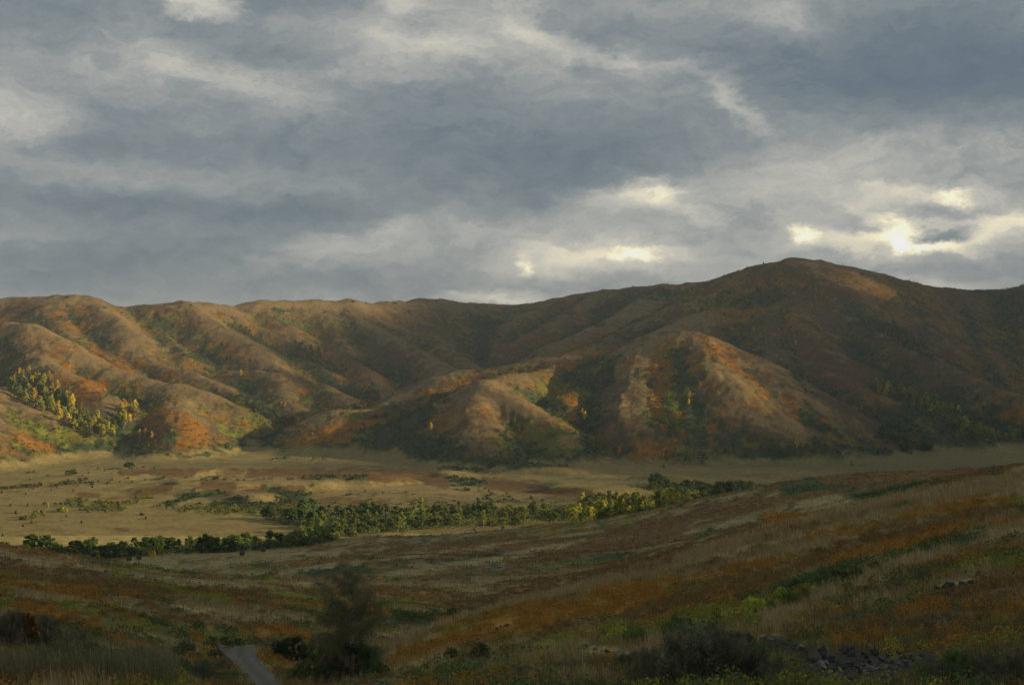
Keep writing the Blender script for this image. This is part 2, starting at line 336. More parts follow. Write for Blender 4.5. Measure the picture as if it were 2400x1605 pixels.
# ------------------------------------------------------------------ vegetation cover of the ground
SP = ['tan', 'field', 'rust', 'orange', 'green', 'ygreen', 'grey']
PAL = np.array([(.280,.210,.088),(.255,.200,.074),(.155,.092,.034),(.240,.122,.024),(.066,.086,.032),(.165,.160,.030),(.160,.128,.076)])
# strokes: kind, amount, half-width in px, points (u, v) of the photograph, nearest and farthest distance
ST = [
 # left hill country
 ('green',1.6,16,[(0,800),(60,830),(120,860)],1200,1600),('green',1.2,22,[(10,860),(70,880),(120,900)],1200,1600),('green',1.2,9,[(170,735),(215,790),(250,800)],1500,2000),
 ('green',1.0,9,[(55,745),(110,750)],1500,2000),('green',1.0,8,[(280,765),(330,790)],1500,2000),('rust',1.0,14,[(390,715),(440,712)],1500,2000),('green',.8,10,[(365,740),(390,770)],1500,2000),
 ('green',1.2,14,[(370,800),(430,830),(500,850)],1500,2000),('green',1.0,9,[(530,755),(570,770),(600,800)],1500,2000),('green',1.0,12,[(650,730),(690,800),(720,830)],1500,2000),('orange',1.0,10,[(215,815),(250,845),(330,850)],1500,2000),
 ('orange',1.4,12,[(140,885),(170,895),(240,905)],1250,1600),('orange',1.4,14,[(180,930),(230,940)],1250,1600),('orange',1.5,7,[(200,898),(240,905)],1250,1600),('orange',1.4,12,[(340,990),(390,975),(430,975),(470,1010)],1150,1450),
 ('orange',1.4,14,[(440,1000),(470,1030),(420,1045)],1150,1450),('green',1.4,14,[(390,985),(400,1010),(400,1030)],1150,1450),('green',1.3,9,[(200,1050),(300,1068),(400,1070),(520,1060),(600,1048),(640,1035)],1100,1450),('ygreen',.9,9,[(550,985),(610,1020)],1200,1450),
 ('tan',.9,12,[(430,920),(500,955),(560,1000)],1250,1450),('green',1.0,6,[(310,950),(350,935)],1250,1450),('ygreen',1.1,10,[(20,960),(80,1000),(160,1040)],1050,1300),('orange',1.0,8,[(0,1010),(60,1030),(130,1050)],1050,1300),('green',.8,9,[(30,1040),(60,1055)],1050,1300),
 ('tan',.8,9,[(20,925),(90,965),(160,1005)],1100,1300),('green',1.2,9,[(550,870),(580,930),(640,970),(690,1000)],1300,1700),('orange',1.0,8,[(640,930),(690,950),(740,990)],1300,1600),('green',1.1,8,[(640,1020),(700,1012),(740,1010)],1200,1400),
 ('ygreen',1.1,7,[(600,1040),(650,1030),(700,1020)],1200,1400),('green',.9,8,[(740,860),(780,900)],1400,1700),('tan',1.1,8,[(0,705),(160,700),(300,726),(480,716),(700,714),(880,724)],1700,2200),('tan',.9,8,[(70,770),(140,800),(240,870),(340,890),(440,906)],1350,1600),
 # bowl in the middle
 ('green',1.5,12,[(1100,745),(1150,770),(1125,840)],1700,2500),('green',1.4,11,[(860,860),(880,900),(880,945)],1450,1900),('green',1.0,10,[(810,830),(850,850)],1500,1900),('green',1.0,10,[(1380,740),(1420,770),(1400,800)],1700,2300),('green',1.0,12,[(1480,690),(1560,690)],1800,2400),
 ('rust',.8,30,[(900,850),(1000,800)],1500,2300),('rust',.6,40,[(1200,800),(1300,740)],1500,2400),
 # central hill
 ('orange',1.7,10,[(760,1010),(830,1000),(900,990)],1200,1400),('orange',1.5,8,[(700,1035),(760,1030),(820,1030)],1180,1350),('ygreen',1.1,8,[(820,1050),(880,1010),(930,970)],1200,1400),('green',1.5,7,[(880,1020),(910,1005),(960,975)],1200,1400),
 ('orange',1.3,8,[(960,925),(1060,905),(1100,895)],1250,1450),('green',1.0,5,[(940,965),(980,940),(1000,925)],1250,1450),('orange',1.3,10,[(1010,985),(1060,970),(1090,960)],1100,1260),('rust',1.0,16,[(1080,960),(1110,1000)],1100,1260),
 ('green',1.2,18,[(960,1040),(1060,1050),(1120,1020)],1050,1260),('green',1.3,16,[(950,1070),(1100,1090),(1250,1095),(1350,1080)],1040,1250),('green',1.0,16,[(1180,1020),(1240,1070)],1040,1250),('tan',1.0,14,[(1130,915),(1200,945),(1260,985)],1150,1300),('rust',.7,20,[(1190,950),(1270,1010)],1150,1300),
 ('green',1.6,10,[(1215,910),(1260,935),(1290,975)],1150,1400),('ygreen',1.0,7,[(1240,900),(1300,930)],1200,1400),('orange',1.5,12,[(1310,920),(1350,950),(1340,975)],1150,1400),('green',1.2,14,[(1330,890),(1390,900),(1420,880)],1200,1420),('ygreen',1.2,8,[(1370,920),(1400,930)],1200,1400),
 ('green',2.0,15,[(1430,860),(1400,930),(1375,980),(1370,1040)],1130,1400),('green',1.3,10,[(1350,1060),(1400,1065)],1090,1300),('rust',1.2,22,[(1430,960),(1420,1020)],1100,1300),('tan',1.1,9,[(1530,810),(1505,860),(1490,920)],1200,1400),
 ('orange',1.7,14,[(1540,860),(1550,920),(1540,960)],1130,1370),('orange',1.6,12,[(1500,1040),(1560,1070),(1480,1075)],1090,1250),('green',1.7,18,[(1590,830),(1610,880),(1620,930),(1630,1000),(1640,1040)],1120,1370),('ygreen',1.3,8,[(1570,930),(1590,1000)],1120,1300),
 ('orange',1.6,9,[(1650,815),(1700,840),(1750,880),(1800,920)],1200,1400),('ygreen',1.0,6,[(1680,840),(1730,885)],1200,1400),('tan',1.0,10,[(1640,810),(1690,880),(1730,920)],1150,1350),('orange',1.0,10,[(1830,930),(1865,955)],1200,1400),('green',1.2,9,[(1500,1090),(1600,1092),(1750,1075),(1900,1060)],1080,1300),
 ('green',1.0,12,[(1450,830),(1500,870)],1250,1420),
 # right mountain
 ('tan',1.3,14,[(1900,640),(1980,665),(2050,680)],1650,1950),('orange',1.0,9,[(1960,655),(2020,672),(2080,690)],1650,1950),('green',1.4,16,[(1760,710),(1830,700),(1840,760),(1840,800)],1450,1750),('green',1.2,10,[(1700,770),(1740,830),(1760,850)],1350,1700),
 ('green',1.5,20,[(1860,870),(1880,920),(1900,980),(1930,1040)],1200,1500),('green',1.3,18,[(1980,800),(2000,850)],1350,1600),('green',1.2,14,[(1980,700),(2040,770)],1500,1750),('green',1.5,14,[(2070,770),(2130,800),(2180,840)],1450,1750),('green',1.5,16,[(2260,720),(2290,820),(2340,900)],1500,1900),
 ('green',1.2,12,[(2100,700),(2170,740)],1500,1900),('rust',1.0,40,[(1950,850),(2100,900)],1200,1600),('rust',.7,40,[(2000,960),(2150,1040)],1200,1500),('green',1.0,12,[(2040,910),(2150,960),(2240,1000),(2330,1040)],1200,1450),('rust',1.0,18,[(2200,700),(2300,740)],1500,2000),
 ('tan',.8,8,[(1910,690),(1950,722),(2000,757),(2060,785)],1500,1750),('green',1.0,8,[(1850,1070),(1700,1085),(2000,1068),(2200,1065)],1150,1350),('tan',.9,10,[(1735,640),(1680,690),(1600,730)],1550,1850),
 # valley floor
 ('rust',1.6,6,[(285,1110),(340,1106),(420,1110)],900,1150),('rust',1.2,8,[(380,1108),(500,1100),(560,1104)],900,1200),('rust',1.5,9,[(590,1108),(680,1106),(800,1112)],900,1200),('green',1.3,5,[(640,1075),(720,1073),(780,1080)],1000,1250),('green',1.2,7,[(720,1110),(800,1120),(880,1116)],900,1200),
 ('rust',1.9,11,[(810,1108),(900,1112),(1000,1118),(1040,1128)],900,1150),('orange',1.0,6,[(980,1122),(1040,1128)],900,1150),('green',1.0,8,[(1050,1125),(1150,1132)],900,1150),('rust',1.8,10,[(1150,1136),(1260,1148),(1360,1158),(1400,1166)],850,1100),
 ('green',.8,7,[(820,1150),(900,1150),(1000,1158)],850,1100),('rust',1.0,7,[(880,1148),(1080,1160)],850,1100),
 ('green',1.2,8,[(160,1180),(210,1190),(280,1191)],780,1000),('ygreen',1.4,8,[(175,1172),(230,1180),(290,1184),(340,1168)],780,1000),('green',1.0,5,[(310,1166),(350,1152),(375,1145)],800,1000),('rust',1.3,7,[(190,1160),(260,1168),(330,1155),(400,1140)],800,1050),('tan',1.0,4,[(240,1166),(300,1158)],800,1000),
 ('green',1.2,7,[(400,1178),(440,1165),(480,1155),(520,1150)],800,1000),('ygreen',1.1,9,[(430,1195),(520,1194),(600,1196),(700,1195)],780,950),('green',1.2,9,[(500,1180),(560,1175),(620,1185),(700,1165)],780,1000),('tan',1.5,5,[(430,1182),(470,1170),(520,1166)],780,950),('tan',1.3,6,[(560,1150),(620,1165),(660,1172)],780,1000),
 ('tan',1.2,5,[(560,1135),(700,1130),(790,1140)],800,1100),('rust',.9,12,[(480,1140),(640,1140),(700,1150)],800,1050),('green',1.1,10,[(620,1140),(680,1155),(720,1180)],800,1000),('rust',.9,9,[(700,1190),(800,1170),(900,1180)],780,1000),('ygreen',.9,6,[(760,1180),(860,1190)],780,1000),
 ('tan',1.0,7,[(800,1140),(900,1145),(1050,1155),(1120,1165)],850,1100),('field',1.2,9,[(300,1210),(360,1175),(420,1140),(480,1110),(560,1080),(640,1050)],780,1400),('ygreen',.8,3,[(130,1196),(230,1196),(330,1196)],780,900),
 ('green',.9,3,[(0,1146),(100,1141),(200,1136),(380,1120)],850,1050),('ygreen',.7,6,[(140,1105),(300,1100),(420,1095)],1000,1150),('rust',1.0,4,[(270,1240),(295,1240)],700,800),('tan',.6,7,[(0,1100),(120,1080),(240,1070)],1000,1300),
 # middle slope
 ('rust',1.3,4,[(690,1302),(760,1292),(850,1280),(950,1272)],380,700),('tan',1.0,4,[(480,1330),(600,1310),(720,1296),(820,1285)],380,700),('green',1.3,3.5,[(560,1318),(620,1322),(520,1325)],300,650),('rust',1.2,5,[(800,1300),(900,1290),(1050,1275),(1250,1262)],350,700),
 ('tan',1.3,4,[(650,1345),(800,1325),(950,1305),(1100,1288),(1300,1262),(1420,1245)],330,700),('green',1.3,4,[(680,1345),(760,1340),(850,1330)],300,650),('rust',1.3,7,[(860,1320),(1000,1305),(1150,1290),(1350,1262)],330,700),('green',.9,5,[(950,1325),(1100,1305),(1250,1285),(1380,1260)],300,650),
 ('tan',1.1,5,[(880,1350),(1000,1335),(1150,1312),(1300,1285),(1450,1258)],300,650),('rust',1.4,10,[(1200,1320),(1350,1290),(1500,1262),(1600,1240)],280,650),('green',.8,7,[(1230,1340),(1350,1310),(1450,1300)],280,600),('ygreen',.6,8,[(1250,1330),(1400,1310)],280,600),
 ('rust',1.0,14,[(1400,1250),(1560,1225),(1700,1190)],350,650),('tan',.5,20,[(1550,1260),(1750,1210),(1850,1160)],250,650),('rust',1.5,12,[(1950,1125),(2100,1125),(2300,1115)],300,600),('green',.9,8,[(2050,1130),(2150,1140),(2000,1170)],250,600),
 ('orange',2.0,10,[(1800,1215),(1850,1218),(1920,1222)],220,520),('ygreen',1.0,5,[(1800,1222),(1840,1228)],220,520),('tan',1.4,7,[(1900,1185),(1970,1175),(2020,1190)],200,520),('ygreen',1.0,4,[(1880,1180),(1960,1165)],200,560),('tan',.4,18,[(1000,1390),(1300,1360),(1500,1330)],200,450),
 ('tan',1.4,4,[(810,1368),(900,1372),(960,1372),(1020,1368),(1130,1380)],200,420),('rust',1.2,8,[(830,1390),(950,1385),(1080,1390)],190,400),('green',1.6,9,[(920,1440),(990,1440),(1060,1430),(1180,1410)],160,330),('ygreen',1.0,8,[(850,1425),(930,1420),(1000,1410)],160,330),('green',1.0,10,[(900,1470),(1000,1455)],140,300),
 ('rust',1.0,8,[(560,1380),(640,1375),(720,1390)],180,420),
 ('field',2.2,14,[(150,1318),(330,1325),(480,1335)],480,680),('field',1.5,8,[(300,1303),(520,1298),(700,1292)],480,700),('tan',1.0,14,[(500,1320),(700,1310),(900,1280)],380,700),
 # left slope
 ('tan',1.4,9,[(0,1302),(120,1318),(250,1338),(400,1360),(560,1372),(760,1372)],180,330),('rust',.9,5,[(0,1290),(150,1308),(280,1330)],180,330),('rust',1.6,14,[(0,1330),(140,1350),(250,1365),(400,1390)],150,280),('orange',1.1,11,[(0,1365),(100,1375),(220,1395)],140,260),
 ('ygreen',1.8,9,[(270,1352),(320,1365),(380,1380),(450,1402),(540,1416)],150,270),('ygreen',1.0,7,[(0,1345),(60,1365),(130,1388)],150,270),('orange',1.5,8,[(270,1402),(330,1400)],150,260),('rust',1.2,12,[(450,1370),(560,1390),(650,1400)],160,300),('ygreen',1.2,10,[(620,1385),(680,1400),(720,1410)],160,300),
 ('tan',1.7,5,[(30,1388),(120,1404),(200,1415),(300,1418)],130,230),('tan',1.2,5,[(400,1422),(500,1432),(600,1445),(720,1452)],130,230),('orange',1.3,16,[(60,1420),(150,1435),(250,1450)],110,220),('rust',1.1,12,[(260,1430),(380,1450),(500,1460),(640,1470)],120,230),
 ('orange',1.3,8,[(270,1500),(330,1515)],90,170),('orange',1.1,12,[(60,1470),(100,1480),(250,1480)],90,180),('ygreen',1.1,6,[(420,1475),(520,1490),(600,1500)],120,190),('orange',1.2,9,[(600,1470),(700,1490)],120,200),('ygreen',1.0,9,[(0,1390),(60,1410)],120,220),
 ('grey',2.6,30,[(1900,1562),(2000,1552),(2100,1572),(2180,1548)],25,80),('grey',2.0,12,[(1790,1500),(1890,1530)],25,80),('rust',3.0,9,[(1800,1135),(1900,1118),(2050,1112),(2250,1112)],440,570),('green',2.8,8,[(1820,1130),(1920,1118),(2000,1115)],440,570),
 ('tan',2.0,5,[(915,1541),(1008,1479),(1182,1427),(1391,1376),(1600,1322),(1808,1269),(2034,1212),(2260,1184),(2400,1154)],85,168),('rust',1.0,13,[(1080,1428),(1300,1375),(1500,1320),(1700,1270),(1850,1240)],215,520),('green',.7,9,[(1250,1392),(1450,1340),(1650,1288)],215,520),
 ('tan',2.2,7,[(1600,1318),(1650,1297),(1800,1250),(1950,1211),(2100,1173),(2250,1147),(2400,1120)],85,170),('green',2.7,15,[(1840,1150),(2000,1142),(2150,1130),(2330,1112)],260,570),('rust',1.8,22,[(1700,1200),(1850,1165),(2050,1140),(2350,1100)],260,570),('green',1.2,8,[(1650,1262),(1800,1210),(1950,1180),(2100,1155)],250,480),('tan',2.0,8,[(1880,1190),(1960,1176),(2020,1188)],260,520),
 # right slope
 ('tan',1.5,9,[(960,1510),(1040,1470),(1100,1450),(1200,1420)],85,150),('tan',1.0,8,[(1250,1412),(1400,1375),(1600,1325),(1700,1295)],90,160),('orange',1.6,14,[(930,1560),(1000,1530),(1100,1495),(1250,1465)],60,140),('orange',1.7,16,[(1150,1480),(1300,1440),(1450,1420),(1550,1400)],60,140),
 ('orange',1.3,11,[(1400,1390),(1560,1360),(1650,1345),(1800,1320)],80,150),('rust',1.3,16,[(1500,1440),(1650,1400),(1800,1360),(1900,1320)],60,140),('tan',1.2,8,[(1620,1345),(1720,1320),(1830,1290),(1960,1260)],80,150),('orange',1.4,9,[(1800,1275),(2000,1240),(2150,1200),(2300,1170)],90,165),
 ('tan',1.3,10,[(2150,1185),(2250,1165),(2400,1135)],90,170),('rust',1.3,16,[(1900,1300),(2050,1270),(2200,1230),(2350,1190)],80,160),('orange',1.2,10,[(1950,1305),(2100,1280),(2300,1250),(2400,1225)],70,150),('grey',1.0,9,[(1990,1225),(2100,1230),(2200,1215)],80,160),
 ('green',1.9,12,[(1730,1430),(1800,1405),(1900,1365),(2000,1335),(2150,1295),(2300,1250)],60,135),('ygreen',1.3,7,[(1740,1425),(1830,1400),(1960,1370),(2150,1290)],60,135),('tan',1.9,15,[(1790,1460),(1900,1410),(2050,1350),(2200,1300),(2400,1240)],45,115),
 ('orange',1.5,9,[(1720,1445),(1800,1440)],50,110),('orange',1.6,13,[(1950,1500),(2050,1500),(2150,1480),(2250,1490)],30,90),('orange',1.7,12,[(2100,1440),(2200,1435),(2350,1440),(2400,1420)],30,90),('orange',1.3,14,[(2200,1520),(2400,1500)],28,80),('tan',.9,12,[(2000,1430),(2150,1400),(2300,1350)],40,100),
 ('rust',1.2,14,[(2150,1420),(2300,1380),(2400,1350)],40,100),('green',1.2,16,[(1550,1500),(1700,1520),(1800,1570)],28,80),('green',1.0,14,[(2100,1580),(2400,1570)],20,60),('green',.9,12,[(1050,1560),(1200,1550)],40,90),('grey',1.2,12,[(1000,1595),(1300,1590),(1500,1560)],20,70),
]
def stroke(U, V, pts, w):
    d = None
    for (a, b), (c, e) in zip(pts[:-1], pts[1:]):
        dx, dy = c-a, e-b; L2 = dx*dx+dy*dy+1e-9
        t = np.clip(((U-a)*dx+(V-b)*dy)/L2, 0, 1); q = (U-a-t*dx)**2+(V-b-t*dy)**2
        d = q if d is None else np.minimum(d, q)
    return np.exp(-d/(w*w))
# hollows and ridges (curvature) on a coarse even grid
cx = np.arange(-1100, 1101, 12.); cy = np.arange(1000, 2700, 12.)
CX, CY = np.meshgrid(cx, cy); CZ = np.where(CY > 930, hills(CX.ravel(), CY.ravel()).reshape(CX.shape), 0); CZ = np.maximum(CZ, 0)
def blur(a, n):
    for _ in range(n):
        a = (np.roll(a, 1, 0)+a*2+np.roll(a, -1, 0))/4; a = (np.roll(a, 1, 1)+a*2+np.roll(a, -1, 1))/4
    return a
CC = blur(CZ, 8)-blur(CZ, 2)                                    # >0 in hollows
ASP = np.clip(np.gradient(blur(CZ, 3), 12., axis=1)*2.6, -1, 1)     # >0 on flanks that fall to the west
def csample(A, x, y):
    i = np.clip((x-cx[0])/12, 0, len(cx)-1.001); j = np.clip((y-cy[0])/12, 0, len(cy)-1.001)
    ii, jj = i.astype(int), j.astype(int); fi, fj = i-ii, j-jj
    return (A[jj, ii]*(1-fi)+A[jj, ii+1]*fi)*(1-fj)+(A[jj+1, ii]*(1-fi)+A[jj+1, ii+1]*fi)*fj
def cover(x, y, z):
    """scores of the plant kinds at ground points"""
    U = CU+FPX*x/y; V = CV-FPX*(z-CAMZ)/y
    n = len(x); S = {s: np.zeros(n) for s in SP}
    far = y > 1000
    hz = np.where(far, sstep(1.5, 9, z-fbm(x, y, 30, 3, .5, 8.8, 1.2)*5), 0)*np.where(y > 1040, 1, 0)
    conc = np.where(far, csample(CC, x, y), 0)
    asp = np.where(far, csample(ASP, x, y), 0)  # flanks away from the sun scored greener: shrubs plus shade put into colour
    nearw = sstep(560, 700, y)                                  # 0 in the near slopes, 1 from the valley on
    # valley floor
    S['field'] += (1-hz)*nearw*1.15
    S['tan'] += (1-hz)*nearw*.35; S['rust'] += (1-hz)*nearw*.1; S['green'] -= (1-hz)*nearw*.6; S['orange'] -= (1-hz)*nearw*.8; S['ygreen'] -= (1-hz)*nearw*.2; S['grey'] -= (1-hz)*nearw*.6
    hm = (1-hz)*nearw*sstep(.15, .6, np.exp(-((U-800)/430)**4-((V-1152)/46)**4)+fbm(x, y, 60, 3, .5, 55.5, 2.2)*.5)
    S['field'] -= hm*1.3; S['rust'] += hm*.40; S['tan'] += hm*.75; S['green'] += hm*1.2; S['orange'] += hm*.5; S['ygreen'] += hm*.7
    # hills
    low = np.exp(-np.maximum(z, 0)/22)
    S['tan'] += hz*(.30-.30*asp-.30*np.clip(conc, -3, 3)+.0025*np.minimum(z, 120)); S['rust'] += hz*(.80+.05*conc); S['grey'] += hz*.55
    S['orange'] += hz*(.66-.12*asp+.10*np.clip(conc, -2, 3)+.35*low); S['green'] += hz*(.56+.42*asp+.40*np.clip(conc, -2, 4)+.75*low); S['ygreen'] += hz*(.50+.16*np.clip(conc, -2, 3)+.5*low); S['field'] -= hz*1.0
    rm = hz*sstep(60, 260, x-(y-1250)*.12)*sstep(1180, 1300, y)
    S['tan'] -= rm*.55; S['rust'] += rm*.35; S['green'] += rm*.30  # right mountain less tan, more rust and green: part plants, part painted shade
    # near slopes
    nw = 1-nearw; nn = sstep(60, 180, y)
    S['tan'] += nw*.55; S['rust'] += nw*.55; S['orange'] += nw*(.35-.1*nn); S['green'] += nw*.2; S['ygreen'] += nw*.15; S['grey'] += nw*(.5-.2*nn); S['field'] -= nw*.4
    # uneven outlines
    wl = np.clip(y/12, 5, 90)
    for i, s in enumerate(SP):
        S[s] = S[s]+fbm(x, y*.8, 70 if True else 0, 4, .6, 3.7*i+1, 5.1*i)*1.25*np.where(y > 600, 1, .55)*(1-.55*(1-hz)*nearw)
        S[s] = S[s]+fbm(x, y, 22, 2, .6, 1.7*i+9, 3.1*i)*np.where(y > 600, .9, .4)*(1-.7*(1-hz)*nearw)
        S[s] = S[s]+fbm(x, y, 8, 3, .7, 2.7*i+4, 6.1*i)*1.5+fbm(x, y, 3.2, 1, .6, 8.7*i+4, 2.1*i)*.7*np.where(y > 600, .8, 1)*(1-.5*(1-hz)*nearw)
        du = fbm(x, y, 30, 3, .6, 30.1, 4.0)*22*np.clip(600/y, .5, 1.6); dv = fbm(x, y, 30, 3, .6, 40.1, 14.0)*8*np.clip(600/y, .5, 1.4)
    for (s, a, w, p, y0, y1) in ST:
        us = [q[0] for q in p]; vs = [q[1] for q in p]
        m = (U > min(us)-3*w-20) & (U < max(us)+3*w+20) & (V > min(vs)-3*w-10) & (V < max(vs)+3*w+10) & (y > y0) & (y < y1)
        if y1 in (500, 520, 560, 600, 650, 700) and y0 < 500: a *= 1.6; w *= 1.15
        if m.any(): S[s][m] += a*(1.7 if 700 <= y0 <= 900 else (1.0 if y0 > 1000 and s == 'orange' else 1.0))*stroke(U[m]+du[m], V[m]+dv[m], p, w*1.15)
    M = np.stack([S[s] for s in SP], 1)*5.0; M -= M.max(1, keepdims=True); E = np.exp(M); E /= E.sum(1, keepdims=True)
    return E
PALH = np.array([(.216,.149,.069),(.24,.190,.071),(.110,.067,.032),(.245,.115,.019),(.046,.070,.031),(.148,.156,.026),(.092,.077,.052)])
EW = np.zeros((NR*NC, len(SP)))
gx, gy, gz = GX.ravel(), GY.ravel(), GZ.ravel()
for a in range(0, NR*NC, 200000):
    EW[a:a+200000] = cover(gx[a:a+200000], gy[a:a+200000], gz[a:a+200000])
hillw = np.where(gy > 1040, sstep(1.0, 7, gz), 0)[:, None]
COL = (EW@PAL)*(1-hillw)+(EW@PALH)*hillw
COL *= np.where(gy < 700, 1.62-1.05*EW[:, 6]*(gy < 90), 1.0)[:, None]*np.array([[1., 1.02, 1.]])
# soft brightness drift of the sward
COL *= (1+fbm(gx, gy, 240, 3, .5, 77.1, 3.3)*.25)[:, None]
WG = {s: EW[:, i].reshape(NR, NC) for i, s in enumerate(SP)}
# shrub cover stands a little proud of the grass on the hills
sh = (EW[:, 4]+EW[:, 5]*.8+EW[:, 3]*.5+EW[:, 2]*.25)
bump = np.clip(fbm(gx, gy, 5.5, 2, .5, 6.1, 2.2)+.18, 0, 1)
GZd = gz+sh*bump*np.where(gy > 1000, 2.6, np.where(gy > 560, 1.2, .25))+np.where(gy > 1000, fbm(gx, gy, 8, 2, .6, 66.1, 12.2)*.5, 0)
idx = np.arange(NR*NC).reshape(NR, NC)
F = np.stack([idx[:-1, :-1], idx[:-1, 1:], idx[1:, 1:], idx[1:, :-1]], -1).reshape(-1, 4)

# ------------------------------------------------------------------ materials
def mat_ground():
    m = bpy.data.materials.new('ground_cover'); m.use_nodes = True; nt = m.node_tree; N = nt.nodes; L = nt.links
    b = N['Principled BSDF']; b.inputs['Roughness'].default_value = .95; b.inputs['Specular IOR Level'].default_value = .1
    at = N.new('ShaderNodeAttribute'); at.attribute_name = 'cover'
    geo = N.new('ShaderNodeNewGeometry')
    n1 = N.new('ShaderNodeTexNoise'); n1.inputs['Scale'].default_value = .35; n1.inputs['Detail'].default_value = 8; n1.inputs['Roughness'].default_value = .7
    L.new(geo.outputs['Position'], n1.inputs['Vector'])
    mr = N.new('ShaderNodeMapRange'); mr.inputs[1].default_value = .3; mr.inputs[2].default_value = .7; mr.inputs[3].default_value = .55; mr.inputs[4].default_value = 1.4
    L.new(n1.outputs[0], mr.inputs[0])
    n2 = N.new('ShaderNodeTexNoise'); n2.inputs['Scale'].default_value = .06; n2.inputs['Detail'].default_value = 6
    L.new(geo.outputs['Position'], n2.inputs['Vector'])
    mr2 = N.new('ShaderNodeMapRange'); mr2.inputs[1].default_value = .3; mr2.inputs[2].default_value = .7; mr2.inputs[3].default_value = .85; mr2.inputs[4].default_value = 1.18
    L.new(n2.outputs[0], mr2.inputs[0])
    mm = N.new('ShaderNodeMath'); mm.operation = 'MULTIPLY'; L.new(mr.outputs[0], mm.inputs[0]); L.new(mr2.outputs[0], mm.inputs[1])
    vm = N.new('ShaderNodeVectorMath'); vm.operation = 'SCALE'; L.new(at.outputs['Color'], vm.inputs[0]); L.new(mm.outputs[0], vm.inputs['Scale'])
    L.new(vm.outputs[0], b.inputs['Base Color'])
    bp = N.new('ShaderNodeBump'); bp.inputs['Distance'].default_value = .5; bp.inputs['Strength'].default_value = .6; L.new(n1.outputs[0], bp.inputs['Height']); L.new(bp.outputs[0], b.inputs['Normal'])
    return m
M_GROUND = mat_ground()
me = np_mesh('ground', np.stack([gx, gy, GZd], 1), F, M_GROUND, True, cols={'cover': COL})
ground = link('ground', me); tag(ground, kind='structure')
GZD = GZd.reshape(NR, NC)

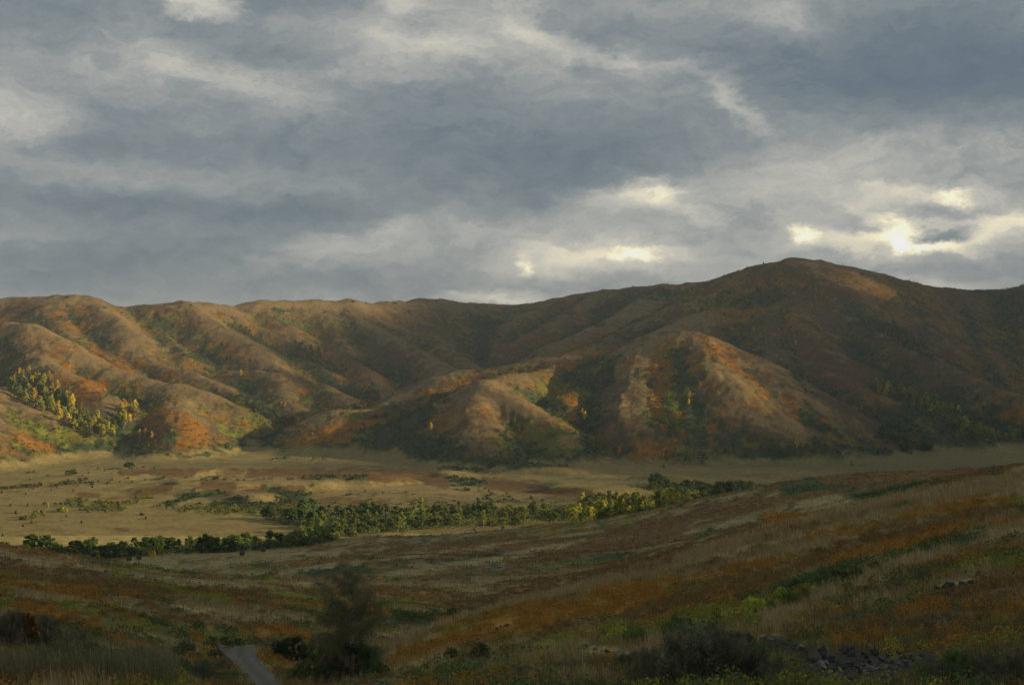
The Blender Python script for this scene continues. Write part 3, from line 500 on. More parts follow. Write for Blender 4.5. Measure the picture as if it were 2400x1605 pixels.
# ------------------------------------------------------------------ unseen cloud puffs added off to the right, shaped to shade the slopes
def build_shade_clouds():
    """sunlit share wanted on the ground, painted on what the sun meets first, then turned into cloud"""
    lit = np.zeros(GU.shape)
    U, V, Y = GU, GVv, GY
    hill = sstep(1000, 1060, Y)
    base_f = np.interp(U, [-400, 700, 1000, 1250, 1600, 2000], [.95, .9, .65, .35, .15, .03])
    base_h = np.interp(U, [-400, 600, 850, 1000, 1500, 1700, 1900], [1, .95, .4, .2, .2, .06, .0])
    lit = np.where(Y < 630, 0.0, base_f*(1-hill)+base_h*hill)
    lit = np.where((Y > 1465) & (U > 860) & (U < 1750), np.minimum(lit, .03), lit)
    LS = [(1.2, 18, [(1180,864),(1300,844),(1400,840),(1480,818),(1560,795),(1600,786)], 1330, 1465), (1, 16, [(840,706),(880,714),(930,722)], 1600, 2300), (1, 22, [(0,720),(200,720),(480,722),(700,722),(900,728)], 1600, 2300), (-.7, 38, [(560,850),(620,820),(760,830)], 1500, 2100), (-.9, 70, [(900,830),(1000,800),(1060,860)], 1400, 2500), (-.6, 50, [(900,920),(860,900)], 1400, 2000),
          (.9, 26, [(700,1020),(820,990),(940,950),(1050,905),(1180,875),(1350,850),(1500,810),(1600,785)], 1100, 1450), (1, 44, [(1610,810),(1670,860),(1750,900),(1830,945)], 1150, 1420), (1, 55, [(1120,930),(1200,920),(1260,940),(1330,970)], 1080, 1430),
          (1, 50, [(1530,850),(1550,930),(1560,1000)], 1100, 1420), (.8, 30, [(1340,900),(1400,890),(1480,860)], 1150, 1430), (-.3, 30, [(950,1065),(1100,1078),(1300,1085)], 1000, 1200), (.5, 25, [(740,1040),(850,1030)], 1100, 1330), (.25, 45, [(1460,980),(1520,1040)], 1080, 1300),
          (-.8, 60, [(1250,760),(1450,730),(1600,700)], 1500, 2500), (.95, 16, [(1870,632),(1930,645),(1990,662),(2060,684),(2120,700)], 1600, 2050), (.6, 10, [(1925,705),(1970,735),(2010,765)], 1500, 1800), (.2, 12, [(1240,725),(1330,700),(1500,680)], 1700, 2500), (1, 70, [(40,900),(150,940),(260,990)], 1150, 1450),
          (2.0, 34, [(1300,1195),(1420,1195),(1520,1185),(1600,1170)], 640, 1000), (.8, 14, [(960,1252),(1060,1248),(1200,1240)], 620, 800), (.5, 16, [(800,1215),(1000,1210),(1200,1205)], 640, 900),
          (.22, 8, [(650,1290),(800,1270),(950,1262),(1150,1250),(1350,1225),(1480,1222)], 450, 700), (.2, 9, [(0,1300),(200,1325),(450,1355),(700,1370)], 180, 330), (.2, 8, [(700,1340),(1000,1300),(1300,1262)], 330, 640), (.25, 30, [(2250,1060),(2400,1070)], 900, 1500)]
    for (a, w, p, y0, y1) in LS:
        m = (Y > y0) & (Y < y1)
        lit[m] += a*stroke(U[m], V[m], p, w)
    lit = np.clip(lit, 0, 1)
    s = np.array(sd); e1 = np.array([-math.cos(R(SUN_AZ)), math.sin(R(SUN_AZ)), 0.]); e2 = np.cross(s, e1); e2 *= np.sign(e2[2])
    m = (GY > 20) & (GY < 2500) & (np.abs(GX/GY) < .42)
    Pm = np.stack([GX[m], GY[m], GZ[m]], 1); a = Pm@e1; b = Pm@e2; c = Pm@s; l = lit[m]
    da, db = 18., 9.
    a0, b0 = a.min()-100, b.min()-60; na = int((a.max()-a0+100)/da)+1; nb = int((b.max()-b0+120)/db)+1
    ia = ((a-a0)/da).astype(int); ib = ((b-b0)/db).astype(int); k = ia*nb+ib
    cm = np.full(na*nb, -1e9); np.maximum.at(cm, k, c); first = c > cm[k]-45
    num = np.bincount(k[first], l[first], na*nb); den = np.bincount(k[first], None, na*nb)
    g = np.where(den > 0, num/np.maximum(den, 1), -1).reshape(na, nb)
    # fill what nothing was measured for
    known = g >= 0; val = np.where(known, g, 0); wt = known.astype(float)
    for _ in range(40):
        bw = blur(wt, 1); bv = blur(val*wt, 1); nv = np.where(bw > 1e-3, bv/np.maximum(bw, 1e-3), 0)
        val = np.where(known, g, nv); wt = np.where(known, 1, np.where(bw > 1e-3, .2, 0))
    aa = a0+(np.arange(na)+.5)*da; val[wt <= 0] = 0
    r_ = np.random.default_rng(5)
    import bmesh
    bm = bmesh.new(); bmesh.ops.create_icosphere(bm, subdivisions=2, radius=1.0)
    bv_ = np.array([v.co[:] for v in bm.verts]); bf = np.array([[v.index for v in f.verts] for f in bm.faces]); bm.free()
    rad = 17.; VV = []; FF = []; nn = 0
    for i in range(na):
        for j in range(nb):
            t = 1-val[i, j]
            lam = -math.log(max(1-min(t, .997), .003))/(math.pi*rad*rad)*da*db
            for _ in range(r_.poisson(lam)):
                rr = rad*r_.uniform(.8, 1.25)
                p = (a0+(i+r_.random())*da)*e1+(b0+(j+r_.random())*db)*e2+s*(3500+r_.uniform(-160, 160))
                q = bv_*(1+.14*np.sin(bv_[:, [1, 2, 0]]*5+r_.random(3)*6))*rr
                VV.append(q+p); FF.append(bf+nn); nn += len(bv_)
    m_ = bpy.data.materials.new('shade_cloud'); m_.use_nodes = True; pb = m_.node_tree.nodes['Principled BSDF']; pb.inputs['Base Color'].default_value = (.8, .8, .82, 1); pb.inputs['Roughness'].default_value = 1
    o = link('shade_clouds', np_mesh('shade_clouds', np.concatenate(VV), np.concatenate(FF), m_, True)); tag(o, kind='stuff')
    print('cloud puffs', len(VV))
build_shade_clouds()

# ------------------------------------------------------------------ plant materials
def leaf_mat(name, col, trans=.45, var=.25, hue=.015):
    m = bpy.data.materials.new(name); m.use_nodes = True; nt = m.node_tree; N = nt.nodes; L = nt.links; N.clear()
    at = N.new('ShaderNodeAttribute'); at.attribute_name = 'tint'; oi = N.new('ShaderNodeObjectInfo')
    mr = N.new('ShaderNodeMapRange'); mr.inputs[3].default_value = 1-var; mr.inputs[4].default_value = 1+var; L.new(oi.outputs['Random'], mr.inputs[0])
    mu = N.new('ShaderNodeMath'); mu.operation = 'MULTIPLY'; L.new(at.outputs['Fac'], mu.inputs[0]); L.new(mr.outputs[0], mu.inputs[1])
    hs = N.new('ShaderNodeHueSaturation'); hs.inputs['Color'].default_value = (*col, 1)
    mh = N.new('ShaderNodeMapRange'); mh.inputs[3].default_value = .5-hue; mh.inputs[4].default_value = .5+hue; L.new(oi.outputs['Random'], mh.inputs[0]); L.new(mh.outputs[0], hs.inputs['Hue'])
    L.new(mu.outputs[0], hs.inputs['Value'])
    d = N.new('ShaderNodeBsdfDiffuse'); t = N.new('ShaderNodeBsdfTranslucent'); L.new(hs.outputs[0], d.inputs[0]); L.new(hs.outputs[0], t.inputs[0])
    mx = N.new('ShaderNodeMixShader'); mx.inputs[0].default_value = trans; L.new(d.outputs[0], mx.inputs[1]); L.new(t.outputs[0], mx.inputs[2])
    o = N.new('ShaderNodeOutputMaterial'); L.new(mx.outputs[0], o.inputs[0]); return m
def cover_mat(name, trans=.2):
    m = bpy.data.materials.new(name); m.use_nodes = True; nt = m.node_tree; N = nt.nodes; L = nt.links; N.clear()
    at = N.new('ShaderNodeAttribute'); at.attribute_name = 'cover'
    d = N.new('ShaderNodeBsdfDiffuse'); t = N.new('ShaderNodeBsdfTranslucent'); L.new(at.outputs['Color'], d.inputs[0]); L.new(at.outputs['Color'], t.inputs[0])
    mx = N.new('ShaderNodeMixShader'); mx.inputs[0].default_value = trans; L.new(d.outputs[0], mx.inputs[1]); L.new(t.outputs[0], mx.inputs[2])
    o = N.new('ShaderNodeOutputMaterial'); L.new(mx.outputs[0], o.inputs[0]); return m
def bark_mat(name, c1, c2, scale=6):
    m = bpy.data.materials.new(name); m.use_nodes = True; nt = m.node_tree; b = nt.nodes['Principled BSDF']; b.inputs['Roughness'].default_value = .9
    n = nt.nodes.new('ShaderNodeTexNoise'); n.inputs['Scale'].default_value = scale; n.inputs['Detail'].default_value = 5
    tc = nt.nodes.new('ShaderNodeTexCoord'); nt.links.new(tc.outputs['Object'], n.inputs['Vector'])
    r = nt.nodes.new('ShaderNodeValToRGB'); r.color_ramp.elements[0].position = .42; r.color_ramp.elements[0].color = (*c1, 1); r.color_ramp.elements[1].position = .56; r.color_ramp.elements[1].color = (*c2, 1)
    nt.links.new(n.outputs[0], r.inputs[0]); nt.links.new(r.outputs[0], b.inputs['Base Color']); return m
LM = {'dark': leaf_mat('dark_leaves', (.15, .205, .070)), 'green': leaf_mat('green_leaves', (.21, .27, .070)), 'olive': leaf_mat('olive_leaves', (.31, .33, .08)),
      'yellowgreen': leaf_mat('yellow_green_leaves', (.52, .50, .08)), 'yellow': leaf_mat('yellow_leaves', (.75, .56, .09)), 'orange': leaf_mat('orange_leaves', (.70, .40, .07)), 'grey': leaf_mat('grey_leaves', (.17, .19, .13)),
      'rusty': leaf_mat('rusty_leaves', (.21, .09, .022))}
BARK = bark_mat('grey_bark', (.10, .085, .07), (.16, .14, .12)); BIRCH = bark_mat('birch_bark', (.25, .235, .21), (.78, .76, .71), 9)

def quads_at(C, size, r_, nrm=None, up=0.):
    """square leaves clumps at C with random turns"""
    n = len(C); a = r_.normal(size=(n, 3)); a /= np.linalg.norm(a, axis=1, keepdims=True)+1e-9
    if nrm is not None: a = a*.8+nrm; a /= np.linalg.norm(a, axis=1, keepdims=True)+1e-9
    b = r_.normal(size=(n, 3)); u = np.cross(a, b); u /= np.linalg.norm(u, axis=1, keepdims=True)+1e-9; v = np.cross(a, u)
    s = (size*r_.uniform(.6, 1.3, n))[:, None]
    V = np.stack([C-u*s-v*s*.6, C+u*s-v*s*.6, C+u*s*.7+v*s*.7, C-u*s*.7+v*s*.7], 1)
    return V.reshape(-1, 3), np.arange(4*n).reshape(-1, 4)
def tube(P, rad, sides=6):
    P = np.asarray(P, float); n = len(P); VV = []
    for i in range(n):
        t = P[min(i+1, n-1)]-P[max(i-1, 0)]; t = t/(np.linalg.norm(t)+1e-9)
        a = np.cross(t, [.3, 1, .1]); a /= np.linalg.norm(a)+1e-9; b = np.cross(t, a)
        for k in range(sides):
            w = 2*math.pi*k/sides; VV.append(P[i]+(a*math.cos(w)+b*math.sin(w))*rad[i])
    FF = [[i*sides+k, i*sides+(k+1) % sides, (i+1)*sides+(k+1) % sides, (i+1)*sides+k] for i in range(n-1) for k in range(sides)]
    return np.array(VV), np.array(FF)
def join(parts):
    V = []; F_ = []; n = 0
    for v, f in parts: V.append(v); F_.append(f+n); n += len(v)
    return np.concatenate(V), np.concatenate(F_)
def tree_geo(shape, seed):
    """unit tree (height 1): crown quads + trunk with limbs"""
    r_ = np.random.default_rng(seed); K = {'poplar': 30, 'birch': 26, 'broad': 36, 'cone': 34, 'willow': 26, 'aspen': 24}[shape]
    C = []; Rr = []
    for i in range(K):
        h = r_.random(); th = r_.uniform(0, 6.28); q = math.sqrt(r_.random())
        if shape == 'poplar': z = .12+.84*h; w = .26*math.sin(math.pi*min(1, .12+h*.86))**.7; rr = .075
        elif shape == 'birch': z = .24+.72*h; w = .20*math.sin(math.pi*min(1, .1+h*.88))**.8*(.7+.6*r_.random()); rr = .065
        elif shape == 'broad': z = .22+.70*h; w = .42*math.sqrt(max(0, 1-((h-.38)/.66)**2)); rr = .10
        elif shape == 'cone': z = .08+.88*h; w = .25*(1-h)**.7+.03; rr = .07
        elif shape == 'aspen': z = .22+.74*h; w = .20*math.sin(math.pi*min(1, .15+h*.8)); rr = .075
        else: z = .10+.76*h; w = .62*math.sqrt(max(0, 1-(h*.93)**2)); rr = .14
        C.append((math.cos(th)*w*q, math.sin(th)*w*q, z)); Rr.append(rr*r_.uniform(.7, 1.3))
    C = np.array(C); Rr = np.array(Rr); per = 46
    D = r_.normal(size=(K, per, 3)); D /= np.linalg.norm(D, axis=2, keepdims=True); D *= (r_.random((K, per, 1))**.4)
    Pt = (C[:, None]+D*Rr[:, None, None]*np.array([1, 1, .85])).reshape(-1, 3)
    Pt[:, 2] = np.clip(Pt[:, 2], .02, 1)
    V, Fq = quads_at(Pt, .036 if shape not in ('willow', 'broad') else .055, r_, D.reshape(-1, 3)*.8)
    tint = np.repeat(np.repeat(r_.uniform(.72, 1.3, K), per)*r_.uniform(.8, 1.2, K*per), 4)
    parts = []
    if shape == 'willow':
        for i in range(7):
            e = C[i]; parts.append(tube([(0, 0, -.05), e*np.array([.5, .5, .45]), e], [.022, .014, .004], 5))
    else:
        lean = r_.normal(size=2)*.02
        parts.append(tube([(0, 0, -.05), (lean[0], lean[1], .35), (lean[0]*2, lean[1]*2, .7), (lean[0]*2, lean[1]*2, .93)], [.022, .017, .009, .003], 6))
        for i in range(8):
            e = C[i]; z0 = max(.12, e[2]-.16); parts.append(tube([(lean[0], lean[1], z0), (e+np.array([0, 0, z0]))*.5, e], [.009, .006, .002], 5))
    tv, tf = join(parts)
    return V, Fq, tint, tv, tf
CROWN = {}
def crown_meshes(shape, var, colour):
    k = (shape, var, colour)
    if k not in CROWN:
        g = tree_geo(shape, 100+var*7+len(shape)*31)
        cm = np_mesh(shape+'_crown', g[0], g[1], LM[colour], attrs={'tint': g[2]})
        tm = np_mesh(shape+'_trunk', g[3], g[4], BIRCH if shape in ('birch', 'aspen') else BARK, True)
        CROWN[k] = (cm, tm)
    return CROWN[k]
NAMES = {'poplar': 'poplar_tree', 'birch': 'birch_tree', 'broad': 'broad_tree', 'cone': 'alder_tree', 'willow': 'willow_bush', 'aspen': 'aspen_tree'}
PLANTED = []
def plant(shape, colour, u, v, hpx=None, h=None, wide=1.0, place='', group=''):
    x, y, z = ground_at(u, v, 560)
    if h is None: h = hpx*y/FPX*1.08
    cm, tm = crown_meshes(shape, random.randrange(3), colour)
    root = bpy.data.objects.new(NAMES[shape], None); SC.collection.objects.link(root); root.empty_display_size = .5
    root.location = (x, y, z-.1); root.rotation_euler = (0, 0, random.uniform(0, 6.28)); root.scale = (h*wide, h*wide, h)
    c = link('crown', cm, root); t = link('trunk' if shape != 'willow' else 'stems', tm, root)
    PLANTED.append((root, shape, colour, h, u, y, place, group)); return root
def in_poly(u, v, P):
    c = False
    for (a, b), (p, q) in zip(P, P[1:]+P[:1]):
        if (b > v) != (q > v) and u < (p-a)*(v-b)/(q-b)+a: c = not c
    return c
def fill(poly, n, gap, kinds, hr, place, group, wide=(.9, 1.2)):
    us = [p[0] for p in poly]; vs = [p[1] for p in poly]; got = []; tries = 0
    while len(got) < n and tries < n*60:
        tries += 1; u = random.uniform(min(us), max(us)); v = random.uniform(min(vs), max(vs))
        if not in_poly(u, v, poly): continue
        x, y, z = ground_at(u, v, 560)
        if any((x-a)**2+(y-b)**2 < gap*gap for a, b in got): continue
        got.append((x, y)); s, c = random.choice(kinds)
        hh = random.uniform(*hr)*(.62 if s == 'willow' else 1.08)
        plant(s, c, u, v, h=hh, wide=random.uniform(*wide), place=place, group=group)
LB = 'in the left river belt'; LG = 'trees and bushes of the river belt'
for a in [(119,1297,18,'poplar','dark'),(178,1301,34,'broad','dark'),(203,1300,27,'poplar','dark'),(220,1305,28,'poplar','dark'),(231,1307,27,'cone','dark'),(243,1306,28,'broad','dark'),(258,1306,30,'poplar','dark'),(270,1305,29,'cone','dark'),(282,1304,29,'broad','green'),
          (296,1303,24,'poplar','green'),(315,1290,30,'poplar','dark'),(309,1303,22,'cone','dark'),(339,1289,26,'poplar','dark'),(352,1288,25,'cone','dark'),(368,1288,27,'poplar','green'),(381,1290,27,'poplar','dark'),(391,1290,30,'broad','dark'),(357,1301,14,'willow','yellow'),(328,1299,16,'willow','olive'),
          (403,1290,30,'poplar','green'),(419,1291,28,'cone','dark'),(448,1290,26,'poplar','green'),(460,1290,28,'poplar','dark'),(480,1294,41,'cone','dark'),(468,1296,36,'cone','dark'),(492,1294,36,'broad','dark'),(511,1294,35,'cone','dark'),(526,1294,34,'poplar','dark'),(537,1293,30,'broad','dark'),(545,1290,30,'poplar','green'),
          (437,1298,17,'willow','olive'),(718,1281,24,'cone','dark'),(710,1281,19,'broad','dark'),(646,1283,17,'willow','olive'),(615,1287,16,'willow','green'),(670,1281,14,'willow','yellowgreen'),(776,1263,16,'willow','olive'),(747,1262,18,'willow','olive'),(716,1259,15,'willow','olive'),
          (150,1303,14,'willow','green'),(165,1307,15,'willow','green'),(185,1310,15,'willow','olive'),(200,1312,13,'willow','green'),(90,1292,11,'willow','green'),(105,1293,12,'willow','green')]:
    plant(a[3], 'green' if a[4] == 'dark' and random.random() < .5 else a[4], a[0], a[1], hpx=a[2], wide=random.uniform(1.15, 1.4), place=LB, group=LG)
MB_ = 'in the middle river belt'
for a in [(901,1206,24,'broad','dark'),(1019,1210,28,'poplar','dark'),(1029,1211,28,'poplar','dark'),(1043,1209,20,'broad','green'),(1060,1206,24,'poplar','grey'),(1078,1208,33,'birch','dark'),(1111,1208,27,'birch','green'),(1139,1210,35,'birch','dark'),(1123,1209,24,'poplar','dark'),(1248,1201,20,'broad','dark'),
          (1272,1199,19,'birch','dark'),(1200,1205,18,'poplar','green'),(1213,1224,20,'birch','olive'),(1145,1232,20,'birch','olive'),(1010,1228,22,'birch','olive'),(1030,1230,20,'birch','yellowgreen')]:
    plant(a[3], a[4], a[0], a[1], hpx=a[2], wide=random.uniform(1, 1.2), place=MB_, group=LG)
RB = 'in the right river belt'
for a in [(1387,1190,29,'broad','green'),(1406,1190,35,'poplar','green'),(1398,1191,31,'poplar','grey'),(1428,1188,36,'birch','green'),(1437,1189,31,'birch','green'),(1446,1188,27,'poplar','grey'),(1461,1222,33,'birch','yellowgreen'),(1475,1208,23,'birch','yellow'),(1497,1210,24,'birch','yellow'),
          (1380,1222,24,'birch','yellowgreen'),(1362,1224,20,'birch','olive')]:
    plant(a[3], a[4], a[0], a[1], hpx=a[2], wide=random.uniform(1, 1.2), place=RB, group=LG)
FB = 'in the far valley thicket'
for a in [(1539,1142,33,'broad','dark'),(1552,1142,27,'broad','dark'),(1610,1141,17,'broad','dark'),(1690,1158,30,'broad','dark'),(1712,1157,31,'broad','dark'),(1735,1154,28,'broad','green'),(1757,1150,23,'broad','olive')]:
    plant(a[3], a[4], a[0], a[1], hpx=a[2], wide=1.25, place=FB, group=LG)
fill([(70,1288),(250,1288),(480,1286),(700,1263),(790,1250),(800,1262),(725,1280),(588,1291),(400,1297),(300,1307),(205,1310),(140,1300)], 62, 4.5, [('willow','green'),('willow','olive'),('willow','green'),('poplar','green'),('willow','olive'),('broad','green')], (5.5, 8), LB, LG, (1, 1.35))
fill([(612,1208),(700,1195),(800,1200),(900,1202),(900,1235),(800,1238),(700,1234),(640,1228)], 34, 5, [('willow','dark'),('willow','grey'),('willow','dark'),('broad','dark')], (6, 8), 'in the dark mid-valley thicket', LG, (1, 1.35))
fill([(800,1208),(1000,1198),(1200,1195),(1350,1196),(1350,1215),(1217,1230),(1008,1240),(800,1258),(700,1260),(700,1240)], 120, 5, [('willow','green'),('willow','olive'),('willow','dark'),('birch','olive'),('poplar','green'),('willow','olive'),('willow','green')], (5.5, 8.5), MB_, LG, (1, 1.35))
fill([(1350,1187),(1500,1182),(1640,1163),(1600,1190),(1500,1215),(1440,1222),(1321,1222)], 80, 4.5, [('birch','yellowgreen'),('willow','olive'),('willow','yellowgreen'),('birch','olive'),('willow','olive'),('poplar','yellowgreen')], (6, 8.5), RB, LG, (1, 1.3))
fill([(1473,1141),(1640,1140),(1700,1152),(1780,1152),(1720,1172),(1640,1180),(1600,1172),(1560,1152)], 40, 6, [('willow','dark'),('willow','grey'),('willow','green'),('willow','olive')], (7, 9.5), FB, LG, (1, 1.3))
# lone bushes on the meadow
MD = 'on the open meadow'
for a in [(303,1099,16,'broad','dark',1.6),(160,1115,13,'broad','dark',1.3),(172,1114,14,'broad','dark',1.4),(165,1187,17,'broad','green',1.1),(105,1185,10,'broad','green',1.2),(113,1190,12,'birch','yellowgreen',1.2),(139,1200,11,'willow','olive',1.1),(149,1199,12,'willow','yellowgreen',1.1),(85,1212,17,'broad','olive',1.1),(98,1210,15,'broad','olive',1.1),
          (62,1218,12,'willow','olive',1.2),(75,1216,11,'willow','green',1.1),(130,1182,6,'willow','green',1.4),(143,1182,6,'willow','dark',1.4),(155,1183,7,'willow','dark',1.3),(336,1096,4,'willow','rusty',1.4),(647,1044,10,'willow','dark',1.3)]:
    plant(a[3], a[4], a[0], a[1], hpx=a[2], wide=a[5], place=MD, group='lone bushes and trees on the meadow')
for u, v, h in [(5,1146,7),(15,1146,7),(26,1145,7),(38,1144,8),(50,1143,9),(60,1142,8),(70,1142,9),(82,1141,8),(94,1139,8),(120,1140,4),(132,1139,6),(142,1137,8),(152,1135,9),(162,1135,8),(175,1134,6),(188,1133,6),(200,1132,5),(160,1127,5),(170,1128,4),(188,1127,8),(200,1124,6),(230,1129,4),(262,1125,4),(300,1121,4)]:
    plant('willow', random.choice(['dark','dark','grey','rusty']), u, v, hpx=h*1.1, wide=1.3, place='in the meadow hedge line', group='hedge line on the meadow')
# groves on the left hillside
GL = 'in the left gully grove'; GG = 'aspen grove in the left gully'
fill([(20,905),(50,893),(130,903),(168,930),(172,965),(215,985),(250,990),(285,985),(270,1022),(205,1026),(160,1000),(90,965),(30,930)], 78, 4.2, [('aspen','green'),('aspen','yellowgreen'),('aspen','yellow'),('aspen','olive'),('cone','dark'),('aspen','olive'),('aspen','yellowgreen')], (8.5, 12), GL, GG, (1.05, 1.35))
fill([(285,962),(318,955),(316,985),(290,1005),(280,1000)], 14, 4.0, [('aspen','yellowgreen'),('aspen','yellow'),('aspen','green')], (7, 10), GL, GG, (1, 1.25))
fill([(205,1000),(275,1000),(270,1027),(205,1028)], 12, 4.0, [('cone','dark'),('aspen','green'),('aspen','yellowgreen')], (8, 10.5), GL, GG, (1, 1.25))
for u, v in [(38,884),(46,878),(55,880),(68,872),(82,890),(118,892),(115,884),(122,890),(34,892),(90,912),(102,912),(65,905)]:
    plant('aspen', random.choice(['yellow','orange','yellow']), u, v, h=random.uniform(6, 8), place='above the left gully grove', group='scattered yellow aspens')
for u, v, c in [(659,954,'orange'),(668,955,'orange'),(689,951,'orange'),(327,1024,'orange'),(340,1022,'orange'),(356,1030,'yellow'),(565,884,'yellow'),(245,925,'orange'),(250,935,'olive'),(1365,978,'yellow'),(1371,985,'yellow'),(1615,935,'yellow'),(1614,950,'yellow'),(1010,1012,'yellow'),(1451,1066,'orange'),(1555,1070,'orange'),(1865,811,'yellow'),(1766,777,'yellow'),(1198,1075,'orange'),(1868,1052,'yellow')]:
    plant('aspen', c, u, v, h=random.uniform(6, 8.5), place='alone on the hillside', group='single autumn trees on the hills')
fill([(562,930),(600,945),(690,990),(700,1005),(650,995),(590,965)], 26, 6, [('willow','grey'),('willow','dark')], (7, 9), 'in the left valley mouth', 'grey bushes in the valley mouth', (1, 1.4))
RG = 'in the right mountainside grove'; RGG = 'groves on the right mountainside'
fill([(2048,900),(2100,915),(2160,930),(2205,945),(2200,955),(2150,950),(2060,925)], 26, 6, [('aspen','olive'),('aspen','yellowgreen'),('aspen','yellowgreen')], (8, 10), RG, RGG, (1.1, 1.5))
fill([(2150,948),(2200,955),(2265,975),(2270,990),(2200,980),(2155,965)], 18, 6, [('aspen','olive'),('aspen','yellowgreen'),('aspen','olive')], (8, 10), RG, RGG, (1.1, 1.5))
fill([(2240,992),(2300,1010),(2390,1025),(2390,1037),(2300,1035),(2250,1020)], 24, 6, [('aspen','olive'),('aspen','yellowgreen'),('broad','olive')], (8, 10), RG, RGG, (1.1, 1.5))
fill([(2062,1010),(2110,1030),(2185,1045),(2180,1058),(2120,1058),(2070,1030)], 18, 6, [('aspen','green'),('broad','green'),('broad','dark')], (7, 9), RG, RGG, (1.1, 1.5))
fill([(2060,765),(2100,780),(2165,820),(2150,825),(2080,800)], 16, 8, [('aspen','dark'),('aspen','grey')], (8, 10), 'in the grove below the summit', RGG, (1.1, 1.5))
fill([(540,758),(560,764),(590,782),(585,790),(550,772)], 10, 7, [('aspen','green'),('aspen','dark')], (6, 8), 'in the left skyline grove', 'small high groves', (1.1, 1.5))
fill([(690,805),(720,815),(765,830),(750,840),(700,825)], 12, 7, [('aspen','dark'),('aspen','grey')], (6, 9), 'in the middle gully grove', 'small high groves', (1.1, 1.5))
fill([(810,960),(850,965),(880,955),(870,945),(830,950)], 7, 7, [('willow','dark'),('willow','green')], (7, 9), 'at the mouth of the middle gully', 'bushes at the gully mouth', (1, 1.4))
fill([(1372,1035),(1400,1030),(1410,1065),(1380,1062)], 9, 6, [('willow','dark')], (7, 9), 'at the central ravine foot', 'bushes at the foot of the ravine', (1, 1.4))
ORD = ['first','second','third','fourth','fifth','sixth','seventh','eighth','ninth','tenth','eleventh','twelfth','thirteenth','fourteenth','fifteenth','sixteenth','seventeenth','eighteenth','nineteenth']
TENS = {20:'twent',30:'thirt',40:'fort',50:'fift',60:'sixt',70:'sevent',80:'eight',90:'ninet'}
def ordinal(i):
    if i == 0: return 'leftmost'
    i += 1
    if i < 20: return ORD[i-1]
    t = TENS[min(i//10*10, 90)]; return t+'ieth' if i % 10 == 0 else t+'y-'+ORD[i % 10-1]
KW = {'poplar': 'upright tree', 'birch': 'slender tree', 'broad': 'spreading tree', 'cone': 'pointed tree', 'willow': 'round bush', 'aspen': 'narrow tree'}
CW = {'dark': 'dark green', 'green': 'green', 'olive': 'olive green', 'yellowgreen': 'yellow-green', 'yellow': 'yellow', 'orange': 'orange', 'grey': 'grey-green', 'rusty': 'rust brown'}
def label_plants():
    G_ = {}
    for p in PLANTED:
        root, shape, colour, h, u, y, place, group = p
        size = ('tall ' if h > 8 else 'small ' if h < 5.5 else '') if shape != 'willow' else ('large ' if h > 4.3 else 'low ' if h < 2.8 else '')
        G_.setdefault((size+CW[colour]+' '+KW[shape], place), []).append(p)
    for (ph, place), ps in G_.items():
        ps.sort(key=lambda p: p[0].location.x/p[0].location.y)
        for i, p in enumerate(ps):
            o = ordinal(i)
            lab = ph+' '+place+('' if len(ps) == 1 else ', leftmost' if i == 0 else ', '+o.replace('-', ' ')+' from left')
            tag(p[0], lab, 'bush' if p[1] == 'willow' else 'tree', p[7])
label_plants()

# ------------------------------------------------------------------ hay bales
def bale_geo():
    n = 18; V = []; F_ = []
    prof = [(-.60, .0), (-.60, .50), (-.56, .60), (-.3, .66), (0, .67), (.3, .66), (.56, .60), (.60, .50), (.60, .0)]
    for (x, r) in prof:
        for k in range(n):
            a = 2*math.pi*k/n; rr = r*(1+random.uniform(-.03, .03)); V.append((x, rr*math.cos(a), max(.02, .64+rr*math.sin(a))))
    for i in range(len(prof)-1):
        for k in range(n): F_.append([i*n+k, i*n+(k+1) % n, (i+1)*n+(k+1) % n, (i+1)*n+k])
    return np.array(V), np.array(F_)
M_BALE = bark_mat('weathered_hay', (.060, .045, .026), (.12, .088, .048), 14)
bg = bale_geo(); bale_me = np_mesh('hay_bale', bg[0], bg[1], M_BALE)
c7 = [(415,258),(1220,172),(1135,210),(1435,138),(35,443),(362,463),(463,393),(708,406),(1010,413),(785,370),(1075,347),(1270,364),(1480,325),(1650,302),(1820,300),(150,622),(390,618),(232,712),(225,722),(288,805),(437,853),(323,900),(45,1027),(915,768),(1218,706),(1456,702),(1937,742),(1968,745),(2008,797),(1128,850),(1485,1410),(1903,1390),(1768,1473)]
bl = [(a/5.85, 1080+b/5.85) for a, b in c7]+[(567.5, 1301), (617, 1292), (1179, 1240), (1112, 1243), (1652, 1139)]
bales = []
for (u, v) in bl:
    x, y, z = ground_at(u, v, 560); o = bpy.data.objects.new('hay_bale', bale_me); SC.collection.objects.link(o)
    o.location = (x, y, z-.03); o.rotation_euler = (0, 0, random.uniform(0, 3.1)); s = random.uniform(.95, 1.25)*(1.1 if v > 1165 else 1.0); o.scale = (s, s, s); bales.append((o, u, v))
zones = [('near the top of the left meadow', lambda u, v: v < 1135), ('on the meadow below the hedge line', lambda u, v: v < 1165), ('on the sunlit lower meadow', lambda u, v: v < 1262 and u < 500), ('below the river belt', lambda u, v: v >= 1262 and u < 800), ('beside the right half of the river belt', lambda u, v: True)]
left = list(bales)
for nm, f in zones:
    g = sorted([b for b in left if f(b[1], b[2])], key=lambda b: b[1]); left = [b for b in left if b not in g]
    for i, b in enumerate(g): tag(b[0], f'{ordinal(i)} dark round hay bale {"from the left " if i else ""}{nm}' if len(g) > 1 else f'dark round hay bale {nm}', 'hay bale', 'hay bales in the valley')

